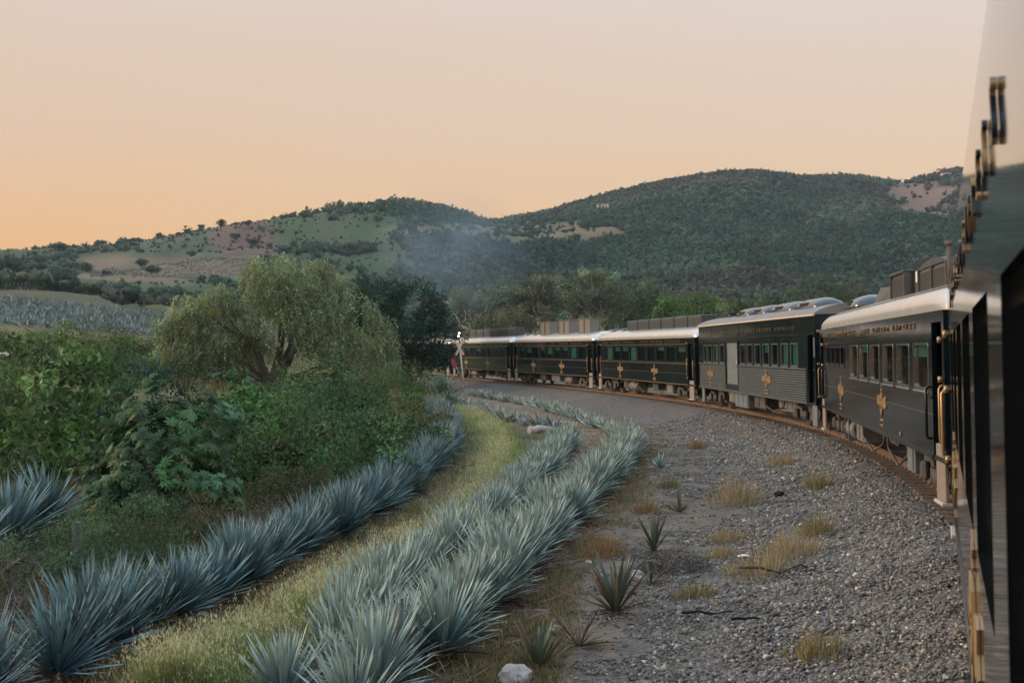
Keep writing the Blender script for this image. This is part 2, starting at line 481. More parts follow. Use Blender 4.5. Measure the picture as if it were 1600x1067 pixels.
# photo row of each ground point, for land-use zones
def nz_(px, py, X, Y): return (fbm(X / 55 + 2, Y / 55, 4) - .5) * 70, (fbm(X / 45 + 9, Y / 45 + 4, 4) - .5) * 34
def zone_cols(X, Y, Z):
    px = 800 + FPX * X / np.maximum(Y, 5); py = 547 - FPX * (Z - CAMZ) / np.maximum(Y, 5)
    n1 = fbm(X / 3, Y / 3, 4); n2 = fbm(X / 22 + 3, Y / 22, 4); n3 = fbm(X / 60 + 1, Y / 60 + 8, 4)
    c = np.zeros((len(X), 3)); ox, oy = nz_(px, py, X, Y)
    def mixin(col, k):
        nonlocal c
        k = np.clip(k, 0, 1)[:, None]
        c = c * (1 - k) + np.array(col) * k
    c[:] = (.125, .098, .072)
    mixin((.07, .085, .035), sstep(.45, .62, n1) * .8)
    mixin((.17, .13, .075), sstep(.5, .7, n2) * .5)
    d, s = trk_dist(X, Y) if len(X) < 400000 else (np.zeros(len(X)), 0)
    mixin((.205, .160, .128), sstep(12.5, 8.5, np.abs(d) + (n1 - .5) * 5) * .9)
    lft = sstep(640, 560, px) * sstep(12, 20, Y)
    mixin((.052, .068, .030), sstep(11.8, 13.5, d + (n1 - .5) * 2) * sstep(110, 70, Y))
    fld = sstep(75, 95, Y) * sstep(720, 600, px)
    mixin((.155, .135, .055), fld * (.55 + .5 * n2))
    mixin((.075, .09, .035), fld * sstep(.52, .66, n1))
    ag = sstep(525, 518, py - (px / 250.) * 20 * 1 + 14) * sstep(140, 150, Y) * sstep(300, 285, Y) * sstep(520, 400, px)
    mixin((.085, .085, .062), ag * .7)
    hill = sstep(300, 330, Y)
    mixin((.070, .098, .050), hill)
    mixin((.135, .115, .062), hill * sstep(.48, .64, n2) * .4 * sstep(760, 640, px))
    fr = sstep(700, 760, px) * hill
    mixin((.032, .044, .024), fr)
    def patch(x0, x1, y0, y1, col, soft=10, amt=1.):
        k = sstep(x0 - soft, x0 + soft, px + ox) * sstep(x1 + soft, x1 - soft, px + ox) * sstep(y0 - 5, y0 + 5, py + oy) * sstep(y1 + 5, y1 - 5, py + oy) * hill
        mixin(col, k * amt)
    patch(330, 425, 340, 398, (.165, .098, .075))
    patch(210, 345, 372, 400, (.105, .105, .075), amt=.7)
    patch(120, 400, 402, 436, (.19, .142, .092), soft=6)
    me_ = ((px - 815) / 190) ** 2 + ((py - 364 - (px - 815) * .02) / 20) ** 2 + (n3 - .5) * 1.5
    mixin((.15, .135, .072), sstep(1.1, .8, me_) * hill)
    patch(800, 985, 352, 366, (.20, .16, .09), soft=15)
    patch(890, 960, 327, 337, (.24, .15, .09), soft=15, amt=.7)
    patch(870, 945, 362, 384, (.19, .11, .075), amt=.7)
    patch(1385, 1490, 283, 345, (.22, .14, .10), soft=14)
    patch(1330, 1400, 308, 324, (.13, .14, .07), soft=20)
    patch(860, 1000, 492, 510, (.25, .20, .09), soft=25)
    return c

# ------------------------------------------------------------------ terrain sheet
az = np.concatenate([np.linspace(-180, -42, 24)[:-1], np.linspace(-42, -24, 36)[:-1], np.linspace(-24, 24, 330)[:-1], np.linspace(24, 42, 36)[:-1], np.linspace(42, 180, 24)])
rr = np.concatenate([[.5, 3, 6, 9], np.geomspace(11, 330, 150), np.geomspace(335, 1500, 170), np.geomspace(1540, 1750, 5)])
AZ, RR = np.meshgrid(np.radians(az), rr, indexing='ij')
X = (np.sin(AZ) * RR).ravel(); Y = (np.cos(AZ) * RR).ravel()
Z = ground_t(X, Y)
cols = zone_cols(X, Y, Z)
na, nr = len(az), len(rr)
ii = np.arange(na * nr).reshape(na, nr)
F = np.stack([ii[:-1, :-1], ii[1:, :-1], ii[1:, 1:], ii[:-1, 1:]], -1).reshape(-1, 4)
M_ground = mat('ground_soil', attr=True, rough=.95, var=.32, scale=2.6, bump=.05, bscale=9, spec=.15)
terrain = link('ground', npmesh('ground', np.stack([X, Y, Z], 1), F, cols, True), M_ground)
tag(terrain, 'brown soil and dry hillsides spreading out to the ridge', 'ground', kind='structure')

# ------------------------------------------------------------------ ballast bed
prof = [(-4.6, -1.2), (-3.0, -.62), (-1.75, -.2), (-1.3, -.19), (0, -.2), (1.3, -.19), (1.75, -.2), (2.4, -.38), (3.2, -.6), (4.2, -.76), (5.0, -.85), (5.7, -.93), (6.4, -1.12)]
ss = np.arange(6, TS[-1] - 1, .5)
PB, DB = trk_at(ss); LB = np.stack([-DB[:, 1], DB[:, 0]], 1)
V = []
for (y, z) in prof:
    q = PB + LB * y
    zz = z + (fbm(q[:, 0] * 1.3, q[:, 1] * 1.3, 3) - .5) * (.02 if abs(y) < 1.8 else .10)
    V.append(np.column_stack([q, zz]))
V = np.stack(V, 1); m, k = V.shape[:2]
ii = np.arange(m * k).reshape(m, k)
F = np.stack([ii[:-1, :-1], ii[1:, :-1], ii[1:, 1:], ii[:-1, 1:]], -1).reshape(-1, 4)[:, ::-1]
M_bal = bpy.data.materials.new('crushed_stone_ballast'); M_bal.use_nodes = True
n = M_bal.node_tree; b = n.nodes['Principled BSDF']; b.inputs['Roughness'].default_value = .9; b.inputs['Specular IOR Level'].default_value = .2
tcn = n.nodes.new('ShaderNodeTexCoord')
vo = n.nodes.new('ShaderNodeTexVoronoi'); vo.inputs['Scale'].default_value = 17; n.links.new(tcn.outputs['Object'], vo.inputs['Vector'])
rp = n.nodes.new('ShaderNodeValToRGB'); rp.color_ramp.elements[0].color = (.06, .062, .067, 1); rp.color_ramp.elements[1].color = (.30, .26, .225, 1)
e = rp.color_ramp.elements.new(.5); e.color = (.135, .13, .13, 1)
e = rp.color_ramp.elements.new(.8); e.color = (.21, .185, .165, 1)
sp = n.nodes.new('ShaderNodeSeparateColor'); n.links.new(vo.outputs['Color'], sp.inputs[0]); n.links.new(sp.outputs[0], rp.inputs[0])
nz = n.nodes.new('ShaderNodeTexNoise'); nz.inputs['Scale'].default_value = .55; nz.inputs['Detail'].default_value = 5; n.links.new(tcn.outputs['Object'], nz.inputs['Vector'])
mr = n.nodes.new('ShaderNodeMapRange'); mr.inputs['From Min'].default_value = .42; mr.inputs['From Max'].default_value = .7; mr.inputs['To Max'].default_value = .7
n.links.new(nz.outputs[0], mr.inputs['Value'])
mx = n.nodes.new('ShaderNodeMix'); mx.data_type = 'RGBA'; mx.inputs[7].default_value = (.21, .168, .14, 1)
n.links.new(mr.outputs[0], mx.inputs[0]); n.links.new(rp.outputs[0], mx.inputs[6]); n.links.new(mx.outputs[2], b.inputs['Base Color'])
bp = n.nodes.new('ShaderNodeBump'); bp.inputs['Distance'].default_value = .05; bp.invert = True
n.links.new(vo.outputs['Distance'], bp.inputs['Height']); n.links.new(bp.outputs[0], b.inputs['Normal'])
ballast = link('ballast', npmesh('ballast', V.reshape(-1, 3), F, None, True), M_bal)
tag(ballast, 'grey crushed stone bed that carries the curving railway track', 'ballast', kind='structure')
def ballast_z(d):
    return np.interp(d, [p[0] for p in prof], [p[1] for p in prof])

def ico(sub, jit, seed):
    bm = bmesh.new(); bmesh.ops.create_icosphere(bm, subdivisions=sub, radius=1)
    r = random.Random(seed)
    for v in bm.verts: v.co *= 1 + r.uniform(-jit, jit)
    bm.verts.ensure_lookup_table()
    V = np.array([v.co[:] for v in bm.verts]); F = np.array([[v.index for v in f.verts] for f in bm.faces]); bm.free()
    return V, F
def chip(seed):
    """angular crushed stone: hull of a few random points"""
    r = random.Random(seed); bm = bmesh.new()
    for _ in range(8):
        v = Vector((r.gauss(0, 1), r.gauss(0, 1), r.gauss(0, 1))).normalized() * r.uniform(.85, 1.15); bm.verts.new(v)
    res = bmesh.ops.convex_hull(bm, input=bm.verts)
    bmesh.ops.triangulate(bm, faces=bm.faces)
    bm.verts.ensure_lookup_table(); bm.verts.index_update()
    V = np.array([v.co[:] for v in bm.verts]); F = np.array([[v.index for v in f.verts] for f in bm.faces]); bm.free()
    return V, F
def octa(seed):
    r = random.Random(seed)
    V = np.array([(1, 0, 0), (0, 1, 0), (-1, 0, 0), (0, -1, 0), (0, 0, 1), (0, 0, -1)], float)
    V *= np.array([[1 + r.uniform(-.35, .25)] for _ in range(6)])
    F = np.array([(0, 1, 4), (1, 2, 4), (2, 3, 4), (3, 0, 4), (1, 0, 5), (2, 1, 5), (3, 2, 5), (0, 3, 5)])
    return V, F
def scatter(protos, pos, scl, col, flat=None, rot3=True, r=rng, tilt=1.2):
    """merge copies of small meshes: pos (n,3) scl (n,3) col (n,3)"""
    Vs, Fs, Cs = [], [], []; off = 0
    which = r.integers(0, len(protos), len(pos))
    for k, (pv, pf) in enumerate(protos):
        ix = np.nonzero(which == k)[0]
        if not len(ix): continue
        a = r.uniform(0, 2 * np.pi, len(ix)); v = pv[None] * scl[ix][:, None, :]
        if rot3:
            bq = r.uniform(-tilt, tilt, len(ix)); c, s_ = np.cos(bq)[:, None], np.sin(bq)[:, None]
            v = np.stack([v[..., 0], v[..., 1] * c - v[..., 2] * s_, v[..., 1] * s_ + v[..., 2] * c], -1)
        c, s_ = np.cos(a)[:, None], np.sin(a)[:, None]
        v = np.stack([v[..., 0] * c - v[..., 1] * s_, v[..., 0] * s_ + v[..., 1] * c, v[..., 2]], -1) + pos[ix][:, None, :]
        nv = pv.shape[0]
        f = pf[None] + (np.arange(len(ix)) * nv)[:, None, None] + off
        Vs.append(v.reshape(-1, 3)); Fs.append(f.reshape(-1, 3)); Cs.append(np.repeat(col[ix], nv, 0)); off += len(ix) * nv
    return np.concatenate(Vs), np.concatenate(Fs), np.concatenate(Cs)

# loose stones lying on the bed, as single stones where the camera can tell them apart
chips = [chip(k) for k in range(14)]
oct1 = [octa(k) for k in range(8)]
def stones(n, s0, s1, d0_, d1_, size, protos, name, label, bias=1., dirt=0.):
    s_ = rng.uniform(s0, s1, n); t = rng.random(n) ** bias; d = d0_ + (d1_ - d0_) * t
    p, dd = trk_at(s_); q = p + np.stack([-dd[:, 1], dd[:, 0]], 1) * d[:, None]
    keep = (q[:, 1] > 11.5) & (fbm(q[:, 0] * .9, q[:, 1] * .9, 3) + (1 - sstep(2.6, 6.6, d)) * .6 > .52)
    q = q[keep]; d = d[keep]; n = len(q)
    sz = size * np.exp(rng.normal(0, .32, n))
    scl = sz[:, None] * rng.uniform(.55, 1.25, (n, 3)) * np.array([1.1, .85, .65])
    zb = np.maximum(ballast_z(d) + (fbm(q[:, 0] * 1.3, q[:, 1] * 1.3, 3) - .5) * .10, ground_t(q[:, 0], q[:, 1]))
    pos = np.column_stack([q, zb + sz * rng.uniform(-.1, .45, n)])
    g = rng.random(n)
    c = np.where(g[:, None] < .62, np.array([.165, .160, .154]), np.where(g[:, None] < .965, np.array([.27, .235, .20]), np.array([.46, .40, .35]))) * np.exp(rng.normal(0, .36, n))[:, None]
    dm = sstep(3.5, 7, d)[:, None] * .5
    c = c * (1 - dm) + np.array([.185, .150, .118]) * dm
    V, F, C = scatter(protos, pos, scl, c)
    o = link(name, npmesh(name, V, F, C), M_stone)
    return tag(o, label, 'gravel', kind='stuff')
sA = TS[np.argmin(abs(TRK[:, 1] - 10))]; sB = TS[np.argmin(abs(TRK[:, 1] - 27))]; sC = TS[np.argmin(abs(TRK[:, 1] - 62))]
stones(46000, sA, sB, 1.25, 7.0, .028, chips, 'ballast_stones', 'loose grey ballast stones beside the nearest coaches', .8)
stones(36000, sB, sC, 1.25, 6.8, .034, oct1, 'ballast_stones', 'loose grey ballast stones further round the curve', .8)

def pebbles(n, s0, s1, d0_, d1_, size):
    s_ = rng.uniform(s0, s1, n); d = rng.uniform(d0_, d1_, n); p, dd = trk_at(s_); q = p + np.stack([-dd[:, 1], dd[:, 0]], 1) * d[:, None]
    k = (q[:, 1] > 11.5) & (fbm(q[:, 0] * .7 + 5, q[:, 1] * .7, 3) > .40); q = q[k]; n = len(q); sz = size * np.exp(rng.normal(0, .45, n))
    pos = np.column_stack([q, ground_t(q[:, 0], q[:, 1]) + sz * .2]); c = np.array([.20, .165, .135]) * np.exp(rng.normal(0, .35, n))[:, None]
    V, F, C = scatter(oct1, pos, sz[:, None] * rng.uniform(.6, 1.2, (n, 3)) * np.array([1.1, .9, .6]), c)
    o = link('scattered_pebbles', npmesh('scattered_pebbles', V, F, C), M_stone); tag(o, 'brown pebbles scattered on the bare earth beside the agaves', 'gravel', kind='stuff')
pebbles(16000, sA, sC, 5.2, 10.5, .022)

# ------------------------------------------------------------------ rails and sleepers
track = thing('railway_track', 'rusty railway track curving left beneath the train', 'railway', (0, 0, 0))
track['kind'] = 'structure'
rp_ = [(-.07, -.16), (.07, -.16), (.07, -.148), (.012, -.135), (.012, -.045), (.036, -.035), (.036, -.004), (.028, 0), (-.028, 0), (-.036, -.004), (-.036, -.035), (-.012, -.045), (-.012, -.135), (-.07, -.148)]
sr = np.arange(4, TS[-1] - 1, .6)
pr, dr = trk_at(sr); lr = np.stack([-dr[:, 1], dr[:, 0]], 1)
for off in (.7525, -.7525):
    V = np.stack([np.column_stack([pr + lr * (off + y), np.full(len(pr), z)]) for (y, z) in rp_], 1)
    m, k = V.shape[:2]; ii = np.arange(m * k).reshape(m, k); jj = np.roll(ii, -1, 1)
    F = np.stack([ii[:-1], ii[1:], jj[1:], jj[:-1]], -1).reshape(-1, 4)
    link('rail', npmesh('rail', V.reshape(-1, 3), F), M_rail, track)
sm = MB(); sm.box(-.125, .125, -1.32, 1.32, -.30, -.17, .02)
for sgn in (-1, 1):
    for s2 in (-1, 1):
        sm.box(-.07, .07, sgn * .7525 + s2 * .075 - .03, sgn * .7525 + s2 * .075 + .03, -.168, -.135)
sl_me = sm.mesh('sleeper'); sl_me.materials.append(M_sleeper)
sq = np.arange(TS[np.argmin(abs(TRK[:, 1] - 11))], TS[np.argmin(abs(TRK[:, 1] - 138))], .62)
pq, dq = trk_at(sq)
for i in range(len(sq)):
    o = link('sleeper', sl_me, None, track)
    o.location = (pq[i][0], pq[i][1], random.uniform(-.012, .006))
    o.rotation_euler = (0, 0, math.atan2(dq[i][1], dq[i][0]) + random.uniform(-.015, .015))

# ------------------------------------------------------------------ train
def text_mesh(txt, size, ext, bevel=0., space=1.):
    c = bpy.data.curves.new('lettering', 'FONT'); c.body = txt; c.size = size; c.extrude = ext; c.resolution_u = 2; c.space_character = space
    c.bevel_depth = bevel
    o = bpy.data.objects.new('lettering_source', c); COL.objects.link(o)
    dg = bpy.context.evaluated_depsgraph_get()
    me = bpy.data.meshes.new_from_object(o.evaluated_get(dg))
    bpy.data.objects.remove(o); bpy.data.curves.remove(c)
    return me
SIDE_M = Matrix(((-1, 0, 0, 0), (0, 0, 1, 0), (0, 1, 0, 0), (0, 0, 0, 1)))   # text plane -> left side of a coach
def side_text(name, txt, size, ext, x, y, z, m, parent, space=1., bevel=0., width=None):
    me = text_mesh(txt, size, ext, bevel, space)
    if width:
        xs = [v.co.x for v in me.vertices]; k = width / (max(xs) - min(xs)); me.transform(Matrix.Diagonal((k, 1, 1, 1)))
    me.transform(SIDE_M)
    me.transform(Matrix.Translation((x, y, z)))
    me.materials.clear()
    return link(name, me, m, parent)

ROOF_A = [(1.55, 3.44), (1.55, 3.66), (1.549, 3.77), (1.53, 3.86), (1.46, 3.935), (1.32, 3.995), (1.06, 4.04), (.70, 4.07), (.35, 4.085), (0, 4.09)]
ROOF_OWN = ROOF_A
ROOF_A = [(1.55, 3.44), (1.548, 3.54), (1.53, 3.62), (1.48, 3.70), (1.38, 3.79), (1.22, 3.88), (.98, 3.965), (.66, 4.035), (.33, 4.075), (0, 4.09)]
ROOF_B = [(1.60, 3.985), (1.52, 4.06), (1.36, 4.15), (1.10, 4.24), (.75, 4.32), (.38, 4.37), (0, 4.385)]
def roof_mesh(mb, prof, L, rounded):
    full = prof + [(-y, z) for (y, z) in prof[-2::-1]]
    zb = prof[0][1]
    if rounded:
        st = [(0.02, .25), (.10, .55), (.25, .78), (.5, .92), (.9, 1)]
        xs = [(x, k) for x, k in st] + [(x, 1) for x in np.linspace(1.8, L - 1.8, 12)] + [(L - x, k) for x, k in st[::-1]]
    else:
        xs = [(x, 1) for x in np.linspace(-.06, L + .06, 14)]
    vs = []
    for x, k in xs:
        for (y, z) in full: vs.append((x, y * (1 if k == 1 else 1 - (1 - k) * .12), zb + (z - zb) * k))
    n = len(full); fs = []
    for i in range(len(xs) - 1):
        for j in range(n - 1):
            fs.append((i * n + j, i * n + j + 1, i * n + n + j + 1, i * n + n + j))
    mb.add(vs, fs, True)
    mb.add([vs[j] for j in range(n)], [tuple(range(n))]); mb.add([vs[-n + j] for j in range(n)], [tuple(range(n - 1, -1, -1))])
    return mb

def shell(mb, L, z0, z1, holes, hw=HW, dep=.09):
    """left wall with real openings, right wall, ends and floor"""
    xs = sorted({0, L} | {h[0] for h in holes} | {h[1] for h in holes})
    zs = sorted({z0, z1} | {h[2] for h in holes} | {h[3] for h in holes})
    def inside(x, z): return any(h[0] < x < h[1] and h[2] < z < h[3] for h in holes)
    for i in range(len(xs) - 1):
        for j in range(len(zs) - 1):
            if not inside((xs[i] + xs[i + 1]) / 2, (zs[j] + zs[j + 1]) / 2):
                mb.add([(xs[i], hw, zs[j]), (xs[i + 1], hw, zs[j]), (xs[i + 1], hw, zs[j + 1]), (xs[i], hw, zs[j + 1])], [(3, 2, 1, 0)])
    for (a, b, c, d) in [h[:4] for h in holes]:
        e = hw - dep
        for q in ([(a, hw, c), (b, hw, c), (b, e, c), (a, e, c)], [(a, hw, d), (a, e, d), (b, e, d), (b, hw, d)], [(a, hw, c), (a, e, c), (a, e, d), (a, hw, d)], [(b, hw, c), (b, hw, d), (b, e, d), (b, e, c)]):
            mb.add(q, [(0, 1, 2, 3)])
    mb.add([(0, -hw, z0), (L, -hw, z0), (L, -hw, z1), (0, -hw, z1)], [(0, 1, 2, 3)])
    for x in (0, L): mb.add([(x, -hw, z0), (x, hw, z0), (x, hw, z1), (x, -hw, z1)], [(0, 1, 2, 3)])
    mb.add([(0, -hw, z0), (L, -hw, z0), (L, hw, z0), (0, hw, z0)], [(0, 1, 2, 3)])
    return mb

def rrect(x0, x1, z0, z1, r, n=4):
    out = []
    for cx, cz, a in ((x1 - r, z1 - r, 0), (x0 + r, z1 - r, 90), (x0 + r, z0 + r, 180), (x1 - r, z0 + r, 270)):
        for k in range(n + 1):
            q = R(a + 90 * k / n); out.append((cx + r * math.cos(q), cz + r * math.sin(q)))
    return out
def ring(mb, outer, inner, y0, y1):
    n = len(outer)
    vs = [(p[0], y0, p[1]) for p in outer] + [(p[0], y1, p[1]) for p in outer] + [(p[0], y1, p[1]) for p in inner] + [(p[0], y0, p[1]) for p in inner]
    fs = []
    for i in range(n):
        j = (i + 1) % n
        for a in range(3): fs.append((a * n + i, a * n + j, a * n + n + j, a * n + n + i))
    mb.add(vs, fs)

def window(root, x0, x1, z0, z1, frame_m, fw=.045, proud=.02, blind=None, bm=None, lamp=False, curtain=False, rec=0., sill=True):
    mb = MB(); r = .07
    ring(mb, rrect(x0 - fw * .4, x1 + fw * .4, z0 - fw * .4, z1 + fw * .4, r), rrect(x0 + fw, x1 - fw, z0 + fw, z1 - fw, r * .8), HW - .05 - rec, HW + proud - rec)
    w_ = mb.build('window', frame_m, root)
    p = MB(); p.prism(rrect(x0 + fw * .6, x1 - fw * .6, z0 + fw * .6, z1 - fw * .6, r * .8), 'y', HW - .045 - rec, HW - .037 - rec)
    p.build('pane', M_glass, w_)
    if sill: sl = MB(); sl.box(x0 - .03, x1 + .03, HW + .001, HW + proud + .022, z0 - .06, z0 - .022, .008); sl.build('sill', frame_m, w_)
    if blind:
        zt = z1 - (z1 - z0) * blind; bl = MB()
        nx = 9
        for i in range(nx):
            a = x0 + .03 + (x1 - x0 - .06) * i / nx; c = x0 + .03 + (x1 - x0 - .06) * (i + 1) / nx
            yy = HW - .075 - .012 * (i % 2)
            bl.add([(a, HW - .075 - .012 * (i % 2), zt), (c, HW - .075 - .012 * ((i + 1) % 2), zt), (c, HW - .075 - .012 * ((i + 1) % 2), z1), (a, yy, z1)], [(0, 1, 2, 3)])
        bl.build('blind', bm or M_blind, w_)
    if curtain:
        cu = MB()
        for i in range(4):
            a = x0 + .06 + .1 * i
            cu.tube([(a, HW - .14, z0), (a + .02, HW - .14, (z0 + z1) / 2), (a - .01, HW - .14, z1)], .06, 6)
        cu.build('curtain', M_curtain, w_)
    return w_

def emblem(root, xc, zc, k=1., m=None, y=None):
    """gilt crest: pointed finial, broad winged shield, hanging tip and a small plate below"""
    y = y or HW
    e = MB()
    sh = [(-.17, .22), (-.07, .25), (0, .28), (.07, .25), (.17, .22), (.20, .02), (.16, -.18), (.07, -.28), (0, -.34), (-.07, -.28), (-.16, -.18), (-.20, .02)]
    e.prism([(xc + p[0] * k, zc + p[1] * k) for p in sh], 'y', y + .002, y + .022)
    for s_ in (-1, 1):
        wg = [(.215, .10), (.34, .15), (.48, .11), (.60, .19), (.80, .17), (.74, .05), (.82, -.04), (.70, -.13), (.52, -.09), (.36, -.15), (.215, -.10)]
        if s_ < 0: wg = [(a * .88, b * .8 + .04) for a, b in wg]
        e.prism([(xc - s_ * p[0] * k, zc + p[1] * k) for p in wg], 'y', y + .002, y + .016)
    fin = [(-.05, .27), (-.16, .31), (-.06, .34), (-.13, .39), (-.04, .41), (0, .47), (.04, .41), (.13, .39), (.06, .34), (.16, .31), (.05, .27)]
    e.prism([(xc + p[0] * k, zc + .02 + p[1] * k) for p in fin], 'y', y + .002, y + .014)
    o = e.build('emblem', m or M_gold, root)
    p = MB(); p.prism(rrect(xc - .30 * k, xc + .30 * k, zc - .57 * k, zc - .39 * k, .03), 'y', y + .002, y + .014)
    p.build('emblem_plate', M_goldplate, o)
    side_text('emblem_lettering', 'Jose', .20 * k, .004, xc + .17 * k, y + .026, zc + .05 * k, M_goldplate, o, width=.32 * k)
    side_text('emblem_lettering', 'Cuervo', .19 * k, .004, xc + .17 * k, y + .026, zc - .13 * k, M_goldplate, o, width=.33 * k)
    side_text('emblem_lettering', 'EXPRESS', .10 * k, .003, xc + .24 * k, y + .017, zc - .515 * k, M_black2, o, width=.48 * k)
    return o

def grab(root, x, z0, z1, m, name='grab_rail', y=HW, out=.07, r=.018):
    mb = MB()
    mb.tube([(x, y - .01, z1), (x, y + out * .7, z1 - .01), (x, y + out, z1 - .06), (x, y + out, z0 + .06), (x, y + out * .7, z0 + .01), (x, y - .01, z0)], r, 8)
    return mb.build(name, m, root)

def truck(root, xc):
    mb = MB(); y = 1.02
    pr = [(-1.75, .62), (-1.6, .78), (-.75, .70), (-.45, .48), (.45, .48), (.75, .70), (1.6, .78), (1.75, .62), (1.6, .42), (.95, .40), (.55, .28), (-.55, .28), (-.95, .40), (-1.6, .42)]
    for s_ in (1, -1):
        mb.prism([(xc + a, b) for a, b in pr], 'y', s_ * y, s_ * (y + .16))
        for k in (-1.2, 1.2): mb.box(xc + k - .2, xc + k + .2, s_ * y + s_ * .16 if s_ > 0 else -y - .30, s_ * y + .30 if s_ > 0 else -y - .16, .30, .66, .05)
        for k in (-.22, 0, .22): mb.tube([(xc + k, s_ * (y + .22), .30), (xc + k, s_ * (y + .22), .62)], .085, 8)
    mb.box(xc - .5, xc + .5, -1.0, 1.0, .5, .8)
    t = mb.build('truck', M_under, root)
    for k in (-1.2, 1.2):
        w_ = MB()
        w_.tube([(xc + k, -1.15, .46), (xc + k, 1.15, .46)], .09, 8)
        for s_ in (1, -1):
            w_.tube([(xc + k, s_ * .66, .46), (xc + k, s_ * .70, .46), (xc + k, s_ * .70, .46), (xc + k, s_ * .82, .46)], [.485, .485, .462, .455], 24)
        w_.build('wheelset', M_wheel, t)
    return t

def steps(root, x0, x1, gold_m):
    mb = MB(); mb.box(x0, x1, HW - .10, HW - .02, .26, 1.2, .02)
    s_ = mb.build('step_panel', M_skirt, root)
    l = MB(); l.box(x0 - .02, x1 + .02, HW - .14, HW + .03, .20, .258, .01); l.build('step_edge', M_lip, s_)
    t = MB()
    for z in (.45, .75, 1.02): t.box(x0 + .02, x1 - .02, HW - .5, HW - .11, z, z + .04)
    t.build('step_tread', M_under, s_)

def underfloor(root, L, spec):
    for (kind, a, b, z0, y1, m) in spec:
        mb = MB()
        if kind == 'box':
            mb.box(a, b, -.9, y1, z0, .915, .02)
            n = max(1, int((b - a) / .7))
            for i in range(n):
                q = a + (b - a) * (i + .5) / n; hw2 = (b - a) / n * .4
                mb.box(q - hw2, q + hw2, y1 + .001, y1 + .02, z0 + .06, .86)
        elif kind == 'tank':
            mb.tube([(a, y1 - .38, z0 + .3), (a + .08, y1 - .38, z0 + .3), (b - .08, y1 - .38, z0 + .3), (b, y1 - .38, z0 + .3)], [.22, .32, .32, .22], 16)
            for q in (a + .3, b - .3): mb.box(q - .03, q + .03, y1 - .72, y1 - .05, z0 - .03, .915)
        elif kind == 'pipe':
            mb.tube([(a, y1, .9), (a + .2, y1 + .02, .62), ((a + b) / 2, y1 + .02, z0), (b - .2, y1 + .02, .55), (b, y1, .9)], .03, 6)
        mb.build({'box': 'equipment_box', 'tank': 'air_tank', 'pipe': 'brake_hose'}[kind], m, root)

def beam(root, L):
    mb = MB(); mb.box(-.35, L + .35, -.22, .22, .72, .918)
    for x in (-.35, L + .35 - .5): mb.box(x - .05, x + .55, -.14, .14, .55, .72)
    mb.build('centre_sill', M_under, root)

def gangway(root, x0, x1, zt=3.3):
    mb = MB(); n = 5
    for i in range(n):
        a = x0 + (x1 - x0) * i / n; b = a + (x1 - x0) / n * .7
        mb.box(a, b, -.55, .55, 1.0, zt, .03)
    mb.box(x0 + .01, x1 - .01, -.5, .5, 1.03, zt - .04)
    mb.build('gangway_bellows', M_rubber, root)

def vestibule_door(root, x0, x1, z1=3.1, z0=1.0):
    e = HW - .16
    mb = MB(); mb.box(x0 + .01, x1 - .01, e - .05, e, z0, z1); d = mb.build('door', M_black2, root)
    p = MB(); p.box(x0 + .2, x1 - .2, e + .001, e + .012, 2.05, 2.85, .004); p.build('pane', M_glass, d)
    h = MB(); h.tube([(x0 + .14, e, 1.9), (x0 + .14, e + .05, 1.9), (x0 + .14, e + .05, 1.75), (x0 + .14, e, 1.75)], .012, 6); h.build('handle', M_gold, d)
    return d

def lamp_bracket(root, x, z):
    mb = MB(); mb.tube([(x, HW, z), (x, HW + .05, z)], .03, 8); mb.tube([(x, HW + .05, z - .05), (x, HW + .05, z + .05)], .035, 8)
    mb.build('marker_bracket', M_gold, root)

def stripe(root, L, z, h, m, name='trim_stripe', y=.006, x0=.02, gaps=()):
    mb = MB(); a = x0
    for g in sorted(gaps) + [(L - .02, L)]:
        if g[0] - a > .02: mb.box(a, g[0], HW + .0015, HW + y, z - h / 2, z + h / 2)
        a = g[1]
    return mb.build(name, m, root)

PHRASE = 'JOSE CUERVO EXPRESS'
def base_frame(i, name, label):
    a = JS[i]; b = JS[i + 1]; d = (b - a) / np.linalg.norm(b - a); l = left(d)
    o = a + d * .42 - l * (HW + CAMZ * math.sin(R(1.1)))
    L = float(np.linalg.norm(b - a)) - .84
    root = thing(name, label, 'train car', (o[0], o[1], 0), (R(-1.1), 0, math.atan2(d[1], d[0])), 'coaches of the black train')
    return root, L

def small_letters(root, x_start, x_end, z, h, m, reps=2, ext=.006):
    seg_ = (x_end - x_start) / reps
    for k in range(reps):
        x = x_end - seg_ * k - .4; st = seg_ * .88 / len(PHRASE)
        for ch in PHRASE:
            if ch != ' ':
                key = (ch, h, ext)
                if key not in LETTERS:
                    me = text_mesh(ch, h, ext); xs = [v.co.x for v in me.vertices]; k_ = min(1.35, st * .66 / (max(xs) - min(xs)))
                    me.transform(Matrix.Diagonal((k_, 1, 1, 1))); me.transform(SIDE_M); me.materials.clear(); me.materials.append(m); LETTERS[key] = me
                o = link('letter', LETTERS[key], None, root); o.location = (x, HW + ext + .001, z)
            x -= st
LETTERS = {}

